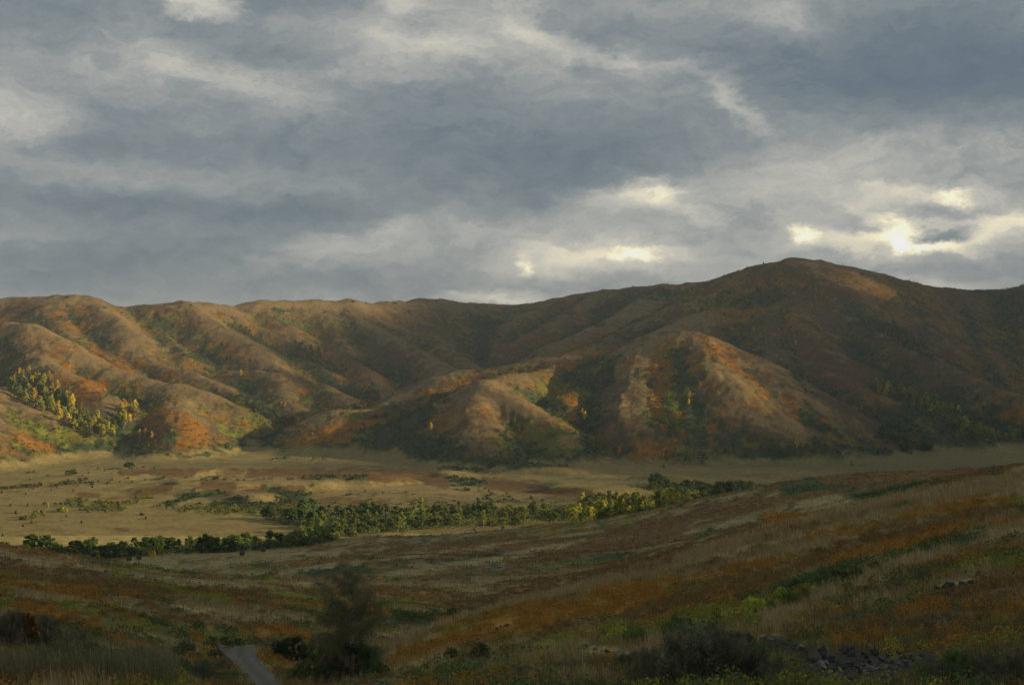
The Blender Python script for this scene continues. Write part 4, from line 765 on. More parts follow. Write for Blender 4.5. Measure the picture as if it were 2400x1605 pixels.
# ------------------------------------------------------------------ near ground: road
def unproj(u, v): return np.array(ground_at(u, v))
def build_road():
    E_ = [(580,692,1612),(570,658,1590),(560,636,1575),(545,610,1555),(531,602,1541),(517,608,1528),(508,618,1519),(500,640,1513)]
    rows = []
    for i in range(len(E_)-1):
        for t in np.linspace(0, 1, 6, endpoint=(i == len(E_)-2)):
            a, b, v = [E_[i][k]*(1-t)+E_[i+1][k]*t for k in range(3)]
            A = np.array(ground_at(a, v, 72)); B = np.array(ground_at(b, v, 72)); rows.append([A+(B-A)*w for w in np.linspace(0, 1, 9)])
    P = np.array(rows); n, m = P.shape[:2]; xy = P.reshape(-1, 3)
    z = gsample(GZD, xy[:, 0], xy[:, 1]); crown = np.tile(np.array([.03,.05,.03,.07,.08,.07,.03,.05,.03]), n)+.05
    idx = np.arange(n*m).reshape(n, m); F_ = np.stack([idx[:-1, :-1], idx[:-1, 1:], idx[1:, 1:], idx[1:, :-1]], -1).reshape(-1, 4)
    mt = bpy.data.materials.new('pale_gravel'); mt.use_nodes = True; nt = mt.node_tree; b = nt.nodes['Principled BSDF']; b.inputs['Roughness'].default_value = .95
    g = nt.nodes.new('ShaderNodeNewGeometry'); nz = nt.nodes.new('ShaderNodeTexNoise'); nz.inputs['Scale'].default_value = 2.2; nz.inputs['Detail'].default_value = 8; nz.inputs['Roughness'].default_value = .75
    nt.links.new(g.outputs['Position'], nz.inputs['Vector']); r = nt.nodes.new('ShaderNodeValToRGB'); r.color_ramp.elements[0].position = .32; r.color_ramp.elements[0].color = (.13, .108, .078, 1); r.color_ramp.elements[1].position = .68; r.color_ramp.elements[1].color = (.30, .255, .195, 1)
    nt.links.new(nz.outputs[0], r.inputs[0])
    wa = nt.nodes.new('ShaderNodeAttribute'); wa.attribute_name = 'worn'; mxc = nt.nodes.new('ShaderNodeMix'); mxc.data_type = 'RGBA'; mxc.inputs[6].default_value = (.105, .095, .055, 1)
    ad = nt.nodes.new('ShaderNodeMath'); ad.operation = 'MULTIPLY_ADD'; ad.use_clamp = True; nt.links.new(nz.outputs[0], ad.inputs[0]); ad.inputs[1].default_value = .9; nt.links.new(wa.outputs['Fac'], ad.inputs[2])
    nt.links.new(ad.outputs[0], mxc.inputs[0]); nt.links.new(r.outputs[0], mxc.inputs[7]); nt.links.new(mxc.outputs[2], b.inputs['Base Color'])
    bp = nt.nodes.new('ShaderNodeBump'); bp.inputs['Distance'].default_value = .12; nt.links.new(nz.outputs[0], bp.inputs['Height']); nt.links.new(bp.outputs[0], b.inputs['Normal'])
    o = link('road', np_mesh('road', np.stack([xy[:, 0], xy[:, 1], z+crown], 1), F_, mt, True, attrs={'worn': np.tile(np.array([0,.5,1,.25,0,.25,1,.5,0.]), n)})); tag(o, kind='structure')
build_road()

# ------------------------------------------------------------------ near ground: low plants
M_COVER = cover_mat('low_shrub_leaves', .3); M_GRASS = cover_mat('dry_stems', .35)
RKZ = [([(1900,1562),(2000,1552),(2100,1572),(2180,1548)], 26), ([(1940,1595),(2090,1590)], 14), ([(1790,1500),(1890,1530)], 14), ([(2205,1385),(2275,1368)], 12), ([(2188,1470),(2190,1462)], 11), ([(1370,1520),(1470,1543)], 14), ([(1215,1519),(1290,1517)], 9), ([(1165,1470),(1190,1462)], 16)]
def scatter(n, y0, y1, hid=25, t=.40):
    if y1 < 400: n = int(n*1.3); t = .52; hid = 40
    q = rng.random(n); y = np.sqrt(y0*y0+(y1*y1-y0*y0)*q); x = rng.uniform(-t, t, n)*y
    r, c = gidx(x, y); ri = r.astype(int); ci = c.astype(int)
    ok = HID[ri, ci] < hid
    U = CU+FPX*x/y; V = GVv[ri, ci]
    road = (np.abs(stroke(U, V, [(630,1606),(598,1575),(575,1552),(565,1541),(563,1525),(570,1518)], 38)) > .58) & (y > 70) & (y < 190) & (V > 1512)
    ok &= ~road
    for (p, w) in RKZ: ok &= ~((y < 125) & (stroke(U, V, p, w) > .4))
    ok &= ~((U > 430) & (U < 940) & (y < 60) & (rng.random(n) < .93))
    x, y, ri, ci = x[ok], y[ok], ri[ok], ci[ok]
    return x, y, gsample(GZD, x, y), EW.reshape(NR, NC, -1)[ri, ci]
def clumps(P, h, w, M, s, col, var=.2):
    n = len(P); th = rng.uniform(0, 6.283, (n, M)); q = np.sqrt(rng.random((n, M))); zz = np.sqrt(1-q*q)*(rng.random((n, M))**.5)
    C = np.stack([P[:, 0:1]+np.cos(th)*q*w[:, None], P[:, 1:2]+np.sin(th)*q*w[:, None], P[:, 2:3]+zz*h[:, None]+.02], -1).reshape(-1, 3)
    sz = np.repeat(s, M) if np.ndim(s) else s
    V, F_ = quads_at(C, sz, rng, None)
    c = np.repeat(col, M, 0)*rng.uniform(1-var, 1+var, (n*M, 1)); return V, F_, np.repeat(c, 4, 0)
def pick(Wt, allow):
    w = Wt[:, allow]; w = w/np.maximum(w.sum(1, keepdims=True), 1e-9); c = np.cumsum(w, 1); k = (rng.random((len(w), 1)) > c).sum(1)
    return np.array(allow)[np.minimum(k, len(allow)-1)]
VARC = {2: [], 3: [], 4: [], 5: []}
def lay(n, y0, y1, M, s, h, w, hid=25):
    x, y, z, Wt = scatter(n, y0, y1, hid)
    amt = Wt[:, 2]*.8+Wt[:, 3]+Wt[:, 4]+Wt[:, 5]+.12*Wt[:, 6]
    m = rng.random(len(x)) < np.clip(amt*1.15, 0, 1); x, y, z, Wt = x[m], y[m], z[m], Wt[m]
    k = pick(Wt+1e-3, [2, 3, 4, 5]); n = len(x); hh = h*rng.uniform(.5, 1.3, n)*np.where(k == 2, .7, 1)*np.where(k == 4, 1.3, 1)
    col = PAL[k]*rng.uniform(.8, 1.3, (n, 1))*1.95; col[:, 0] *= rng.uniform(.88, 1.08, n)
    P = np.stack([x, y, z], 1)
    for kk in VARC:
        q = k == kk
        if q.any(): VARC[kk].append(clumps(P[q], hh[q], (w*rng.uniform(.6, 1.3, n))[q], M, s, col[q]))
lay(5600, 14, 62, 34, .035, .42, .36)
lay(11000, 60, 125, 26, .055, .48, .48)
lay(13000, 120, 210, 18, .085, .55, .62)
lay(20000, 200, 330, 12, .12, .55, .75)
lay(30000, 320, 680, 6, .20, .45, 1.0)
for kk, nm in ((2, 'brown_heath'), (3, 'orange_low_shrubs'), (4, 'green_low_shrubs'), (5, 'yellow_green_low_shrubs')):
    L_ = VARC[kk]; V, F_ = join([(a[0], a[1]) for a in L_]); o = link(nm, np_mesh(nm, V, F_, M_COVER, cols={'cover': np.concatenate([a[2] for a in L_])})); tag(o, kind='stuff')
# scrub on the hills and hummocks beyond the river
def far_scrub():
    x, y, z, Wt = scatter(110000, 780, 2300, 6, .40)
    amt = Wt[:, 4]+Wt[:, 5]*.9+Wt[:, 3]*.55+Wt[:, 2]*.1
    m = rng.random(len(x)) < np.clip((amt-.3)*1.5, 0, 1); x, y, z, Wt = x[m], y[m], z[m], Wt[m]
    k = pick(Wt+1e-4, [2, 3, 4, 5]); n = len(x); f = np.where(y < 1020, .6, 1.0)
    col = np.where((y > 1080)[:, None], PALH[k]*1.1, PAL[k]*.8)*rng.uniform(.8, 1.4, (n, 1))
    V, F_, c = clumps(np.stack([x, y, z], 1), 2.0*f*rng.uniform(.4, 1.3, n), 1.7*f, 6, .62, col, .25)
    o = link('hillside_scrub', np_mesh('hillside_scrub', V, F_, M_COVER, cols={'cover': c})); tag(o, kind='stuff')
far_scrub()
def blades(P, h, w, M, spread, col, lean=.35, heads=0.):
    n = len(P); N_ = n*M
    th = rng.uniform(0, 6.283, N_); q = np.sqrt(rng.random(N_))*np.repeat(spread, M) if np.ndim(spread) else np.sqrt(rng.random(N_))*spread
    B = np.repeat(P, M, 0)+np.stack([np.cos(th)*q, np.sin(th)*q, np.zeros(N_)-.02], 1)
    H = np.repeat(h, M)*rng.uniform(.55, 1.15, N_); a = rng.uniform(0, 6.283, N_); l = lean*rng.random(N_)*H
    D = np.stack([np.cos(a)*l-.12*H, np.sin(a)*l, H], 1)
    f = rng.uniform(0, 3.14, N_); S = np.stack([np.cos(f), np.sin(f)*.6, np.zeros(N_)], 1)*(np.repeat(w, M) if np.ndim(w) else w)[..., None] if np.ndim(w) else np.stack([np.cos(f), np.sin(f)*.6, np.zeros(N_)], 1)*w
    mid = B+D*.6+np.stack([D[:, 0]*-.12, D[:, 1]*-.12, H*.05], 1); T = B+D
    V = np.stack([B-S*.5, B+S*.5, mid+S*.45, mid-S*.45, T+S*.12, T-S*.12], 1)
    if heads:
        g = rng.random(N_) < heads; V[g, 4] = T[g]+S[g]*.9; V[g, 5] = T[g]-S[g]*.9
    V = V.reshape(-1, 3); b = np.arange(N_)*6
    F_ = np.concatenate([np.stack([b, b+1, b+2, b+3], 1), np.stack([b+3, b+2, b+4, b+5], 1)])
    c = np.repeat(col, M, 0)*rng.uniform(.7, 1.3, (N_, 1)); return V, F_, np.repeat(c, 6, 0)
GR = []
def grass(n, y0, y1, M, w, h, spread, hid=25, heads=.3):
    x, y, z, Wt = scatter(n, y0, y1, hid)
    amt = Wt[:, 0]+Wt[:, 1]+Wt[:, 6]*.6+Wt[:, 2]*.35+Wt[:, 3]*.22+Wt[:, 5]*.15
    m = rng.random(len(x)) < np.clip(amt, 0, 1); x, y, z, Wt = x[m], y[m], z[m], Wt[m]; n = len(x)
    tanw = Wt[:, 0:1]; col = (np.array([[.46,.35,.18]])*tanw+np.array([[.27,.20,.075]])*(1-tanw))*rng.uniform(.75, 1.3, (n, 1))
    GR.append(blades(np.stack([x, y, z], 1), h*rng.uniform(.6, 1.2, n)*(.55+.6*Wt[:, 0]), w, M, spread, col, .4, heads))
grass(16000, 14, 70, 10, .014, .55, .20)
grass(30000, 68, 125, 8, .020, .60, .28)
grass(26000, 120, 190, 6, .034, .60, .40)
grass(26000, 185, 330, 5, .06, .60, .6)
grass(24000, 325, 670, 4, .12, .6, 1.1)
V, F_ = join([(a[0], a[1]) for a in GR]); o = link('dry_grass', np_mesh('dry_grass', V, F_, M_GRASS, cols={'cover': np.concatenate([a[2] for a in GR])})); tag(o, kind='stuff')
# tall weeds on the near bank
def weeds():
    out = []
    for (n, y0, y1, t0, t1, h, c) in ((2600, 40, 52, -.40, -.235, .95, (.24,.215,.11)), (240, 38, 54, -.22, .0, .22, (.2,.18,.11)), (3600, 28, 58, .02, .40, .40, (.17,.16,.085)), (1300, 56, 90, -.36, -.18, .45, (.22,.18,.09)), (1500, 88, 130, -.22, -.10, .5, (.18,.16,.08))):
        y = rng.uniform(y0, y1, n); x = rng.uniform(t0, t1, n)*y; z = gsample(GZD, x, y); U = CU+FPX*x/y; V = CV-FPX*(z-CAMZ)/y
        m = ~((stroke(U, V, RKZ[0][0], 30)+stroke(U, V, RKZ[1][0], 20)+stroke(U, V, RKZ[2][0], 16)+stroke(U, V, RKZ[5][0], 16) > .4)) & ~((stroke(U, V, [(630,1606),(598,1575),(575,1552),(565,1541),(563,1525)], 36) > .42) & (y > 70)); x, y, z = x[m], y[m], z[m]; n = len(x)
        P = np.stack([x, y, z], 1); cl = np.array([c])*rng.uniform(.7, 1.35, (n, 1)); hh = h*rng.uniform(.45, 1.25, n)**1.3
        out.append(blades(P, hh, .012, 7, .10, cl, .45, .25))
        # leafy side sprigs along the stalks
        Cn = P[:, None]+np.stack([rng.normal(0, .07, (n, 9)), rng.normal(0, .07, (n, 9)), rng.random((n, 9))**.8*hh[:, None]], -1)
        Vq, Fq = quads_at(Cn.reshape(-1, 3), .022, rng); out.append((Vq, Fq, np.repeat(np.repeat(cl, 9, 0)*rng.uniform(.7, 1.4, (n*9, 1)), 4, 0)))
    V, F_ = join([(a[0], a[1]) for a in out]); o = link('roadside_weeds', np_mesh('roadside_weeds', V, F_, M_GRASS, cols={'cover': np.concatenate([a[2] for a in out])})); tag(o, kind='stuff')
weeds()

# ------------------------------------------------------------------ near bushes, each a thing
FGM = {}
def bush_geo(seed, wide, feather):
    r_ = np.random.default_rng(seed); K = 64; C = []
    for i in range(K):
        th = r_.uniform(0, 6.28); q = math.sqrt(r_.random()); z = (.12+.80*r_.random()); w = wide*.5*math.sqrt(max(.05, 1-(z*.95)**2))
        C.append((math.cos(th)*w*q, math.sin(th)*w*q, z))
    C = np.array(C); per = 110; D = r_.normal(size=(K, per, 3)); D /= np.linalg.norm(D, axis=2, keepdims=True); D *= r_.random((K, per, 1))**.5
    Rr = r_.uniform(.08, .15, K)
    Pt = (C[:, None]+D*Rr[:, None, None]*np.array([1, 1, 1.4 if feather else 1])).reshape(-1, 3); Pt[:, 2] = np.maximum(Pt[:, 2], .02)
    V, F_ = quads_at(Pt, .013 if feather else .017, r_); tint = np.repeat(np.repeat(r_.uniform(.7, 1.3, K), per)*r_.uniform(.7, 1.3, K*per), 4)
    st = []
    for i in range(34):
        e = C[i]*np.array([1, 1, 1.08]); st.append(tube([(e[0]*.1, e[1]*.1, -.03), (e[0]*.5, e[1]*.5, e[2]*.55), tuple(e)], [.010, .006, .002], 5))
    sv, sf = join(st); return V, F_, tint, sv, sf
FG_B = []
def near_bush(u, v, hpx, wide, colour, where, feather=False, ymin=15):
    x, y, z = ground_at(u, v, ymin); h = hpx*y/FPX; k = (random.randrange(3), round(wide*2)/2, colour, feather)
    if k not in FGM:
        g = bush_geo(500+k[0], k[1], feather); FGM[k] = (np_mesh('bush_leaves', g[0], g[1], LM[colour], attrs={'tint': g[2]}), np_mesh('bush_stems', g[3], g[4], BARK, True))
    root = bpy.data.objects.new('shrub', None); SC.collection.objects.link(root); root.location = (x, y, z-.03); root.rotation_euler = (0, 0, random.uniform(0, 6.28)); root.scale = (h, h, h)
    link('foliage', FGM[k][0], root); link('stems', FGM[k][1], root); FG_B.append((root, CW[colour]+(' feathery' if feather else '')+' shrub '+where, u))
LM['smoke'] = leaf_mat('dusky_leaves', (.20, .19, .12)); CW['smoke'] = 'dusky grey-green'
LM['deep'] = leaf_mat('deep_green_leaves', (.075, .085, .042)); CW['deep'] = 'very dark green'
for a in [(25,1508,80,1.0,'smoke','on the left edge slope',1),(112,1508,68,1.0,'smoke','on the left edge slope',1),(165,1562,95,1.5,'smoke','on the left edge slope',1),(212,1552,52,1.5,'smoke','on the left edge slope',1),(60,1485,50,1.0,'rusty','on the left edge slope',0),(75,1505,36,1.0,'rusty','on the left edge slope',0),(330,1560,46,1.0,'dark','left of the gravel road',1),
          (495,1514,25,1.5,'dark','behind the gravel road',0),(530,1515,26,1.5,'dark','behind the gravel road',0),(560,1513,20,1.5,'dark','behind the gravel road',0),(467,1475,24,1.5,'green','behind the gravel road',0),(437,1532,32,1.5,'grey','left of the gravel road',0),(412,1540,30,1.5,'dark','left of the gravel road',0),(480,1596,56,1.5,'grey','left of the gravel road',1),(425,1590,50,1.5,'dark','left of the gravel road',1),(525,1575,34,1.5,'grey','left of the gravel road',1),(505,1545,26,1.5,'grey','left of the gravel road',0),
          (681,1546,56,1.5,'deep','between the road and the birch',0),(655,1535,34,1.5,'deep','between the road and the birch',0),(712,1598,52,1.5,'dark','between the road and the birch',0),(690,1600,38,1.5,'olive','between the road and the birch',0),
          (745,1560,70,1.5,'dark','under the birch',0),(785,1585,80,1.0,'smoke','under the birch',1),(828,1588,80,1.5,'deep','under the birch',1),(862,1580,66,1.0,'dark','under the birch',1),(765,1598,50,1.5,'dark','under the birch',0),(890,1590,40,1.5,'dark','under the birch',0),
          (1530,1604,90,1.5,'smoke','in the bottom centre',1),(1580,1606,120,1.0,'smoke','in the bottom centre',1),(1630,1606,145,1.0,'smoke','in the bottom centre',1),(1680,1606,130,1.0,'smoke','in the bottom centre',1),(1725,1606,110,1.0,'smoke','in the bottom centre',1),(1775,1606,85,1.0,'smoke','in the bottom centre',1),(1480,1604,80,1.5,'smoke','in the bottom centre',1),(1600,1530,64,1.5,'smoke','in the bottom centre',1),(1670,1520,60,1.5,'smoke','in the bottom centre',1),(1730,1540,64,1.5,'smoke','in the bottom centre',1),(1820,1606,70,1.5,'smoke','in the bottom centre',1),(1590,1500,60,1.5,'dark','in the bottom centre',1),(1450,1506,40,1.5,'yellowgreen','in the bottom centre',0),(1490,1512,50,1.5,'green','in the bottom centre',0),
          (1768,1446,50,1.5,'yellowgreen','in the green strip on the right slope',0),(1812,1444,38,1.5,'green','in the green strip on the right slope',0),(1850,1427,46,1.0,'green','in the green strip on the right slope',0),(1882,1413,42,1.0,'olive','in the green strip on the right slope',0),(1872,1384,28,1.5,'dark','in the green strip on the right slope',0),(1925,1387,48,1.5,'dark','in the green strip on the right slope',0),
          (1965,1373,40,1.5,'dark','in the green strip on the right slope',0),(2010,1359,36,1.5,'dark','in the green strip on the right slope',0),(2052,1341,30,1.5,'green','in the green strip on the right slope',0),(1908,1396,26,1.0,'yellowgreen','in the green strip on the right slope',0),(1832,1402,28,1.0,'yellowgreen','in the green strip on the right slope',0),(1985,1385,24,1.5,'green','in the green strip on the right slope',0),
          (2300,1606,80,1.5,'smoke','in the bottom right corner',1),(2385,1604,90,1.0,'smoke','in the bottom right corner',1),(2190,1606,60,1.5,'smoke','in the bottom right corner',1),(2240,1600,80,1.0,'dark','in the bottom right corner',1),
          (930,1452,18,2.0,'green','in the hollow right of the birch',0),(962,1454,22,2.0,'dark','in the hollow right of the birch',0),(1010,1450,20,2.0,'green','in the hollow right of the birch',0),(1060,1446,24,1.5,'dark','in the hollow right of the birch',0),(1110,1440,20,1.5,'green','in the hollow right of the birch',0),(1150,1427,22,2.0,'dark','in the hollow right of the birch',0),(1200,1413,14,2.0,'green','in the hollow right of the birch',0),
          (1058,1540,26,1.5,'dark','below the orange slope',0),(1128,1536,34,1.5,'dark','below the orange slope',0),(1225,1600,46,1.5,'grey','below the orange slope',1)]:
    near_bush(*a)
def label_set(items, cat, group):
    G_ = {}
    for o, ph, u in items: G_.setdefault(ph, []).append((u, o))
    for ph, l in G_.items():
        l.sort(key=lambda t: t[0])
        for i, (u, o) in enumerate(l): tag(o, ph if len(l) == 1 else ph+(', leftmost' if i == 0 else ', '+ordinal(i).replace('-', ' ')+' from left'), cat, group)
label_set(FG_B, 'shrub', 'shrubs on the near slopes')

# ------------------------------------------------------------------ the birch
def build_birch():
    x0, y0, z0 = ground_at(820, 1582, 70); k = 7.45/1270.
    def W(px, py, d=0): return np.array([(px-1130)*k, d, (1440-py)*k])
    root = bpy.data.objects.new('birch_tree', None); SC.collection.objects.link(root); root.location = (x0, y0, z0-.05)
    tag(root, 'thin white-stemmed birch with sparse drooping twigs beside the gravel road', 'tree')
    r_ = np.random.default_rng(11)
    tr = [W(1130,1480), W(1135,1200), W(1130,1000), W(1125,880), W(1112,700), W(1112,500,.05), W(1090,400,.1), W(1075,280,.1), W(1060,180,.1)]
    v, f = tube(tr, [.105,.095,.085,.075,.058,.042,.028,.015,.006], 8); link('trunk', np_mesh('birch_trunk', v, f, BIRCH, True), root)
    BR = [[(1122,870),(1060,815,.2),(950,775,.4),(830,770,.6),(740,820,.7)], [(1000,800,.3),(950,760,.5),(900,640,.6),(850,510,.7),(800,430,.8),(740,420,.9)], [(1110,860),(1070,740,-.2),(1030,650,-.3),(980,590,-.4),(920,500,-.5)],
          [(1122,790),(1190,740,.3),(1240,690,.5),(1300,600,.6)], [(1118,740),(1200,660,-.3),(1250,540,-.5),(1290,440,-.6)], [(1125,900),(1215,755,.4),(1290,660,.6),(1335,570,.8),(1380,480,.9)], [(1130,1150),(1210,1040,.3),(1290,930,.6),(1400,780,.9),(1430,690,1.),(1500,640,1.1)],
          [(1230,1010,.4),(1300,920,.3),(1400,840,.2),(1500,780,.1),(1580,800,0)], [(1130,1010),(1040,1030,-.3),(940,970,-.6),(850,945,-.8),(760,980,-.9)], [(1045,1010,-.3),(1030,960,-.4),(1010,930,-.4)], [(1130,1060),(1280,1020,-.4),(1330,1110,-.7),(1350,1180,-.8)],
          [(1112,560),(1060,450,.3),(990,370,.5),(930,330,.6)], [(1112,520),(1150,440,-.3),(1220,340,-.4),(1260,300,-.5)], [(1090,400),(1130,300,.2),(1170,240,.3)], [(1135,1200),(1000,1120,.5),(860,1060,.9),(720,1080,1.1)], [(1135,1220),(1260,1150,-.5),(1400,1100,-.8),(1520,1130,-.9)], [(1120,640),(1040,600,-.5),(960,620,-.7),(900,680,-.8)], [(1130,1000),(1060,900,.3),(980,850,.5),(900,830,.7),(820,860,.8)], [(1130,980),(1220,900,-.3),(1300,850,-.5),(1380,860,-.7)], [(1130,1120),(1050,1060,.4),(960,1060,.7),(880,1120,.9)], [(1130,1120),(1230,1070,-.3),(1330,1120,-.6),(1400,1200,-.8)], [(1130,950),(1080,860,-.6),(1020,800,-.9),(960,780,-1.1)], [(1130,900),(1180,800,.7),(1230,760,1.),(1300,760,1.2)]]
    starts = []
    for b in BR:
        P = [W(*q) for q in b]; P2 = []
        for i in range(len(P)-1):
            for t in (0, .33, .66): P2.append(P[i]*(1-t)+P[i+1]*t+r_.normal(0, .02, 3)*(i+t > 0))
        P2.append(P[-1]); n = len(P2); v, f = tube(P2, np.linspace(.034, .008, n), 6); link('branch', np_mesh('birch_branch', v, f, BIRCH, True), root)
        starts += P2[2:]
    for q in tr[4:]: starts += [q]*3
    tw = []; LV = []
    for s in starts:
        for _ in range(8):
            a = r_.uniform(0, 6.28); L_ = r_.uniform(.5, 1.25); o = np.array([math.cos(a), math.sin(a), 0])
            P = [s, s+o*L_*.28+np.array([0, 0, .18]), s+o*L_*.46+np.array([0, 0, .06]), s+o*L_*.56+np.array([0, 0, -.30*L_]), s+o*L_*.60+np.array([0, 0, -.75*L_])]
            P = [p+r_.normal(0, .03, 3) for p in P]; P[0] = s
            if P[-1][2] < .1: continue
            tw.append(tube(P, [.005, .004, .003, .002, .0015], 3))
            Q = np.array(P)
            for j in range(44):
                t = r_.uniform(.3, 4); i = min(int(t), 3); LV.append(Q[i]+(Q[i+1]-Q[i])*(t-i)+r_.normal(0, .09, 3))
    tv, tf = join(tw); link('twigs', np_mesh('birch_twigs', tv, tf, bark_mat('dark_twigs', (.10,.08,.065), (.20,.16,.13)), True), root)
    LV = np.array(LV); V, F_ = quads_at(LV, .021, r_); h = LV[:, 2]
    link('foliage', np_mesh('birch_foliage', V, F_, leaf_mat('birch_leaves', (.29, .285, .14), .4, 0, 0), attrs={'tint': np.repeat(r_.uniform(.5, 1.3, len(LV)), 4)}), root)
build_birch()

# ------------------------------------------------------------------ rocks
def rock_mat(name, c1, c2):
    m = bark_mat(name, c1, c2, 3); return m
ROCKM = [rock_mat('dark_stone', (.034,.033,.031), (.085,.080,.074)), rock_mat('grey_stone', (.07,.066,.060), (.14,.13,.118)), rock_mat('pale_stone', (.16,.14,.12), (.27,.24,.21))]
def rock_geo(seed):
    import bmesh
    r_ = np.random.default_rng(seed); bm = bmesh.new()
    for p in r_.normal(size=(10, 3)):
        p = p/np.linalg.norm(p)*r_.uniform(.85, 1.15)*np.array([.5, .42, .5]); bm.verts.new(p)
    bmesh.ops.convex_hull(bm, input=bm.verts[:]); bmesh.ops.bevel(bm, geom=bm.edges[:], offset=.012, segments=1, affect='EDGES')
    me = bpy.data.meshes.new('rock'); bm.to_mesh(me); bm.free(); return me
ROCKS = []; RG_ = {}
def rock(u, v, w, h, tone, where, ymin=15, flat=0):
    x, y, z = ground_at(u, v, ymin); k = (random.randrange(6), tone)
    if k not in RG_: me = rock_geo(900+k[0]); me.materials.append(ROCKM[tone]); RG_[k] = me
    o = bpy.data.objects.new('rock', RG_[k]); SC.collection.objects.link(o); W_, H_ = w*y/FPX, h*y/FPX
    o.location = (x, y, z+H_*.40); o.scale = (W_*1.05, W_*.85, H_*1.15); o.rotation_euler = (random.uniform(-.25, .25), random.uniform(-.35, .35), random.uniform(-.5, .5))
    ROCKS.append((o, ('flat ' if h < w*.5 else 'upright ' if h > w else 'blocky ')+['dark', 'grey', 'pale'][tone]+' rock '+where, u))
PL = 'in the bottom right rock pile'
for a in [(1927,1570,60,26,2),(1927,1544,24,34,0),(1905,1556,22,18,0),(1950,1552,24,22,0),(1995,1538,38,32,0),(1976,1532,22,18,0),(2012,1548,32,22,1),(2030,1542,28,18,0),(2049,1537,26,22,0),(2066,1550,34,18,1),(2050,1564,36,22,1),(2076,1568,28,24,2),(2100,1570,26,20,1),(2035,1572,30,12,1),(2010,1568,32,12,0),(1960,1592,32,14,1),(1985,1602,26,12,0),
          (2092,1584,24,12,1),(2122,1562,22,11,0),(2155,1554,24,11,1),(2182,1548,28,9,0),(1945,1602,32,13,1),(2073,1587,20,9,0),(1968,1562,26,15,0),(1990,1556,26,16,1),(2025,1558,24,14,0),(2110,1598,26,12,0),(2060,1602,30,14,1),(2020,1592,22,10,2)]:
    rock(*a, PL)
for i_ in range(64):
    t_ = i_/64.; rock(1895+t_*290+random.uniform(-8, 8), 1548+24*math.sin(t_*7)+random.uniform(-18, 40), random.uniform(11, 27), random.uniform(7, 18), random.choice([0, 0, 0, 1, 1, 2]), PL)
for a in [(1795,1498,18,11,1),(1808,1502,20,14,2),(1824,1507,18,11,1),(1842,1512,20,11,0),(1860,1513,24,16,1),(1876,1522,24,16,2),(1888,1530,18,11,0),(1850,1502,16,10,1)]: rock(*a, 'in the stone row left of the pile')
for a in [(2205,1392,34,30,0),(2228,1390,40,34,0),(2254,1382,36,24,0),(2276,1371,30,16,0),(2218,1398,28,16,0),(2240,1398,24,14,1)]: rock(*a, 'in the outcrop on the right slope')
for a in [(2178,1474,24,30,0),(2200,1476,28,30,1),(2188,1480,24,18,0)]: rock(*a, 'in the small outcrop above the pile')
for a in [(1225,1522,18,9,0),(1245,1520,20,10,0),(1265,1519,18,9,1),(1286,1518,18,9,0),(1372,1518,16,12,0),(1395,1524,18,10,1),(1420,1531,22,14,1),(1440,1538,20,12,2),(1462,1543,22,9,0)]: rock(*a, 'among weeds at the bottom centre')
for a in [(1165,1478,18,11,0),(1186,1468,20,9,0),(1174,1472,14,9,0)]: rock(*a, 'on the orange slope')
for a in [(424,712,14,5,0),(448,716,8,4,0),(246,722,12,5,0),(827,708,14,5,0),(858,712,9,4,0),(925,712,16,5,0),(1000,706,20,5,0),(1022,706,12,4,0),(160,697,12,4,0),(2020,643,16,5,0),(2050,650,14,5,0),(2235,683,14,4,0)]: rock(*a, 'on the far skyline', 1500)
label_set(ROCKS, 'rock', 'rocks on the near slopes')
def rubble():
    us = []
    for (n, p, w) in ((170, [(1900,1560),(2000,1560),(2100,1580)], 40), (60, [(1790,1500),(1890,1530)], 12), (120, [(1380,1520),(1480,1560),(1560,1580)], 22), (50, [(1210,1518),(1300,1520)], 8), (200, [(900,1588),(1200,1575),(1400,1585)], 14), (420, [(430,1600),(700,1598),(900,1598)], 6), (60, [(2300,1600),(2400,1580)], 15), (60, [(1980,1600),(2150,1600)], 10)):
        for _ in range(n):
            t = random.random()*(len(p)-1); i = int(t); f = t-i; us.append((p[i][0]*(1-f)+p[i+1][0]*f+random.gauss(0, w*.6), p[i][1]*(1-f)+p[i+1][1]*f+random.gauss(0, w*.5)))
    geo = []
    for sd_ in range(4):
        me = rock_geo(950+sd_); me.calc_loop_triangles(); v = np.array([q.co[:] for q in me.vertices]); f = np.array([t.vertices[:] for t in me.loop_triangles]); geo.append((v, f)); bpy.data.meshes.remove(me)
    out = []
    for (u, v) in us:
        x, y, z = ground_at(u, min(v, 1604), 15); s = random.uniform(.03, .14)*(y/48); g = geo[random.randrange(4)]
        a = random.uniform(0, 6.28); Rz = np.array([[math.cos(a), -math.sin(a), 0], [math.sin(a), math.cos(a), 0], [0, 0, 1]]); out.append(((g[0]*np.array([s*1.4, s, s*.7]))@Rz.T+np.array([x, y, z+s*.15]), g[1]))
    V, F_ = join(out); o = link('rubble', np_mesh('rubble', V, F_, ROCKM[1])); tag(o, kind='stuff')
rubble()

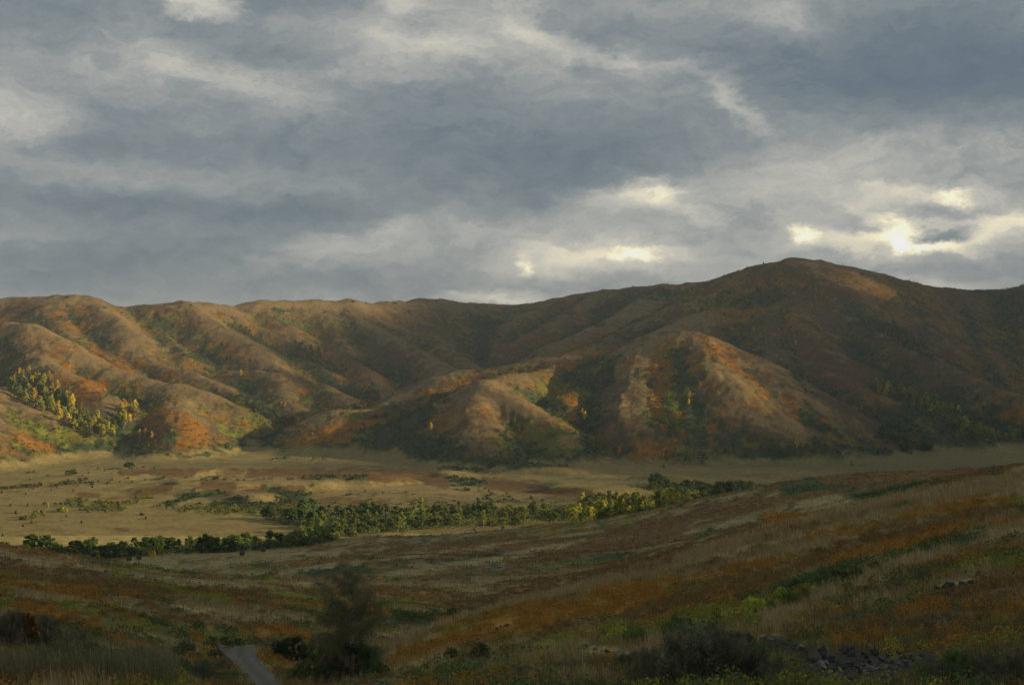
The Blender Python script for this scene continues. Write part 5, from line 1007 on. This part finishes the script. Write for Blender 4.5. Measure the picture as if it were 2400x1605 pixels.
# thicket under the river trees
def thicket():
    out = []
    for (poly, n, k) in (([(70,1290),(250,1290),(480,1288),(700,1265),(790,1252),(800,1262),(725,1280),(588,1291),(400,1297),(300,1307),(205,1310),(140,1300)], 520, 0), ([(612,1208),(700,1195),(800,1200),(900,1202),(900,1235),(800,1238),(700,1234),(640,1228)], 330, 0),
                         ([(800,1208),(1000,1198),(1200,1195),(1350,1196),(1350,1215),(1217,1230),(1008,1240),(800,1258),(700,1260),(700,1240)], 900, 1), ([(1350,1187),(1500,1182),(1640,1163),(1600,1190),(1500,1215),(1440,1222),(1321,1222)], 620, 2), ([(1473,1141),(1640,1140),(1700,1152),(1780,1152),(1720,1172),(1640,1180),(1600,1172),(1560,1152)], 260, 0),
                         ([(2048,900),(2100,915),(2160,930),(2205,945),(2265,975),(2270,990),(2200,980),(2150,955),(2060,925)], 330, 2), ([(2240,992),(2300,1010),(2390,1025),(2390,1037),(2300,1035),(2250,1020)], 200, 2), ([(2062,1010),(2110,1030),(2185,1045),(2180,1058),(2120,1058),(2070,1030)], 150, 1), ([(2060,765),(2100,780),(2165,820),(2150,825),(2080,800)], 120, 0),
                         ([(20,905),(50,893),(130,903),(168,930),(172,965),(215,985),(250,990),(285,985),(270,1022),(205,1026),(160,1000),(90,965),(30,930)], 330, 0)):
        us = [p[0] for p in poly]; vs = [p[1] for p in poly]; P = []
        while len(P) < n:
            u = random.uniform(min(us), max(us)); v = random.uniform(min(vs), max(vs))
            if in_poly(u, v, poly): P.append(ground_at(u, v, 560))
        P = np.array(P); base = np.array([[(.12,.16,.060)], [(.19,.22,.070)], [(.32,.33,.080)]])[k]
        out.append(clumps(P, rng.uniform(1.4, 3.4, n), rng.uniform(1.4, 3.0, n), 34, .28, base*rng.uniform(.6, 1.4, (n, 1))))
    V, F_ = join([(a[0], a[1]) for a in out]); o = link('river_thicket', np_mesh('river_thicket', V, F_, M_COVER, cols={'cover': np.concatenate([a[2] for a in out])})); tag(o, kind='stuff')
thicket()

# ------------------------------------------------------------------ air
def haze():
    import bmesh
    x0, x1, y0, y1, z0, z1 = -5200, 5200, -60, 4700, float(GZD.min())-1, 235.
    bm = bmesh.new(); bmesh.ops.create_cube(bm, size=1); me = bpy.data.meshes.new('haze'); 
    for v in bm.verts: v.co = ((x0+x1)/2+v.co.x*(x1-x0), (y0+y1)/2+v.co.y*(y1-y0), (z0+z1)/2+v.co.z*(z1-z0))
    bm.to_mesh(me); bm.free(); m = bpy.data.materials.new('air'); m.use_nodes = True; nt = m.node_tree; nt.nodes.clear()
    pv = nt.nodes.new('ShaderNodeVolumePrincipled'); pv.inputs['Color'].default_value = (.82, .90, 1, 1); pv.inputs['Density'].default_value = .00007; pv.inputs['Anisotropy'].default_value = .0
    o = nt.nodes.new('ShaderNodeOutputMaterial'); nt.links.new(pv.outputs[0], o.inputs['Volume']); me.materials.append(m)
    tag(link('haze', me), kind='stuff')
haze()
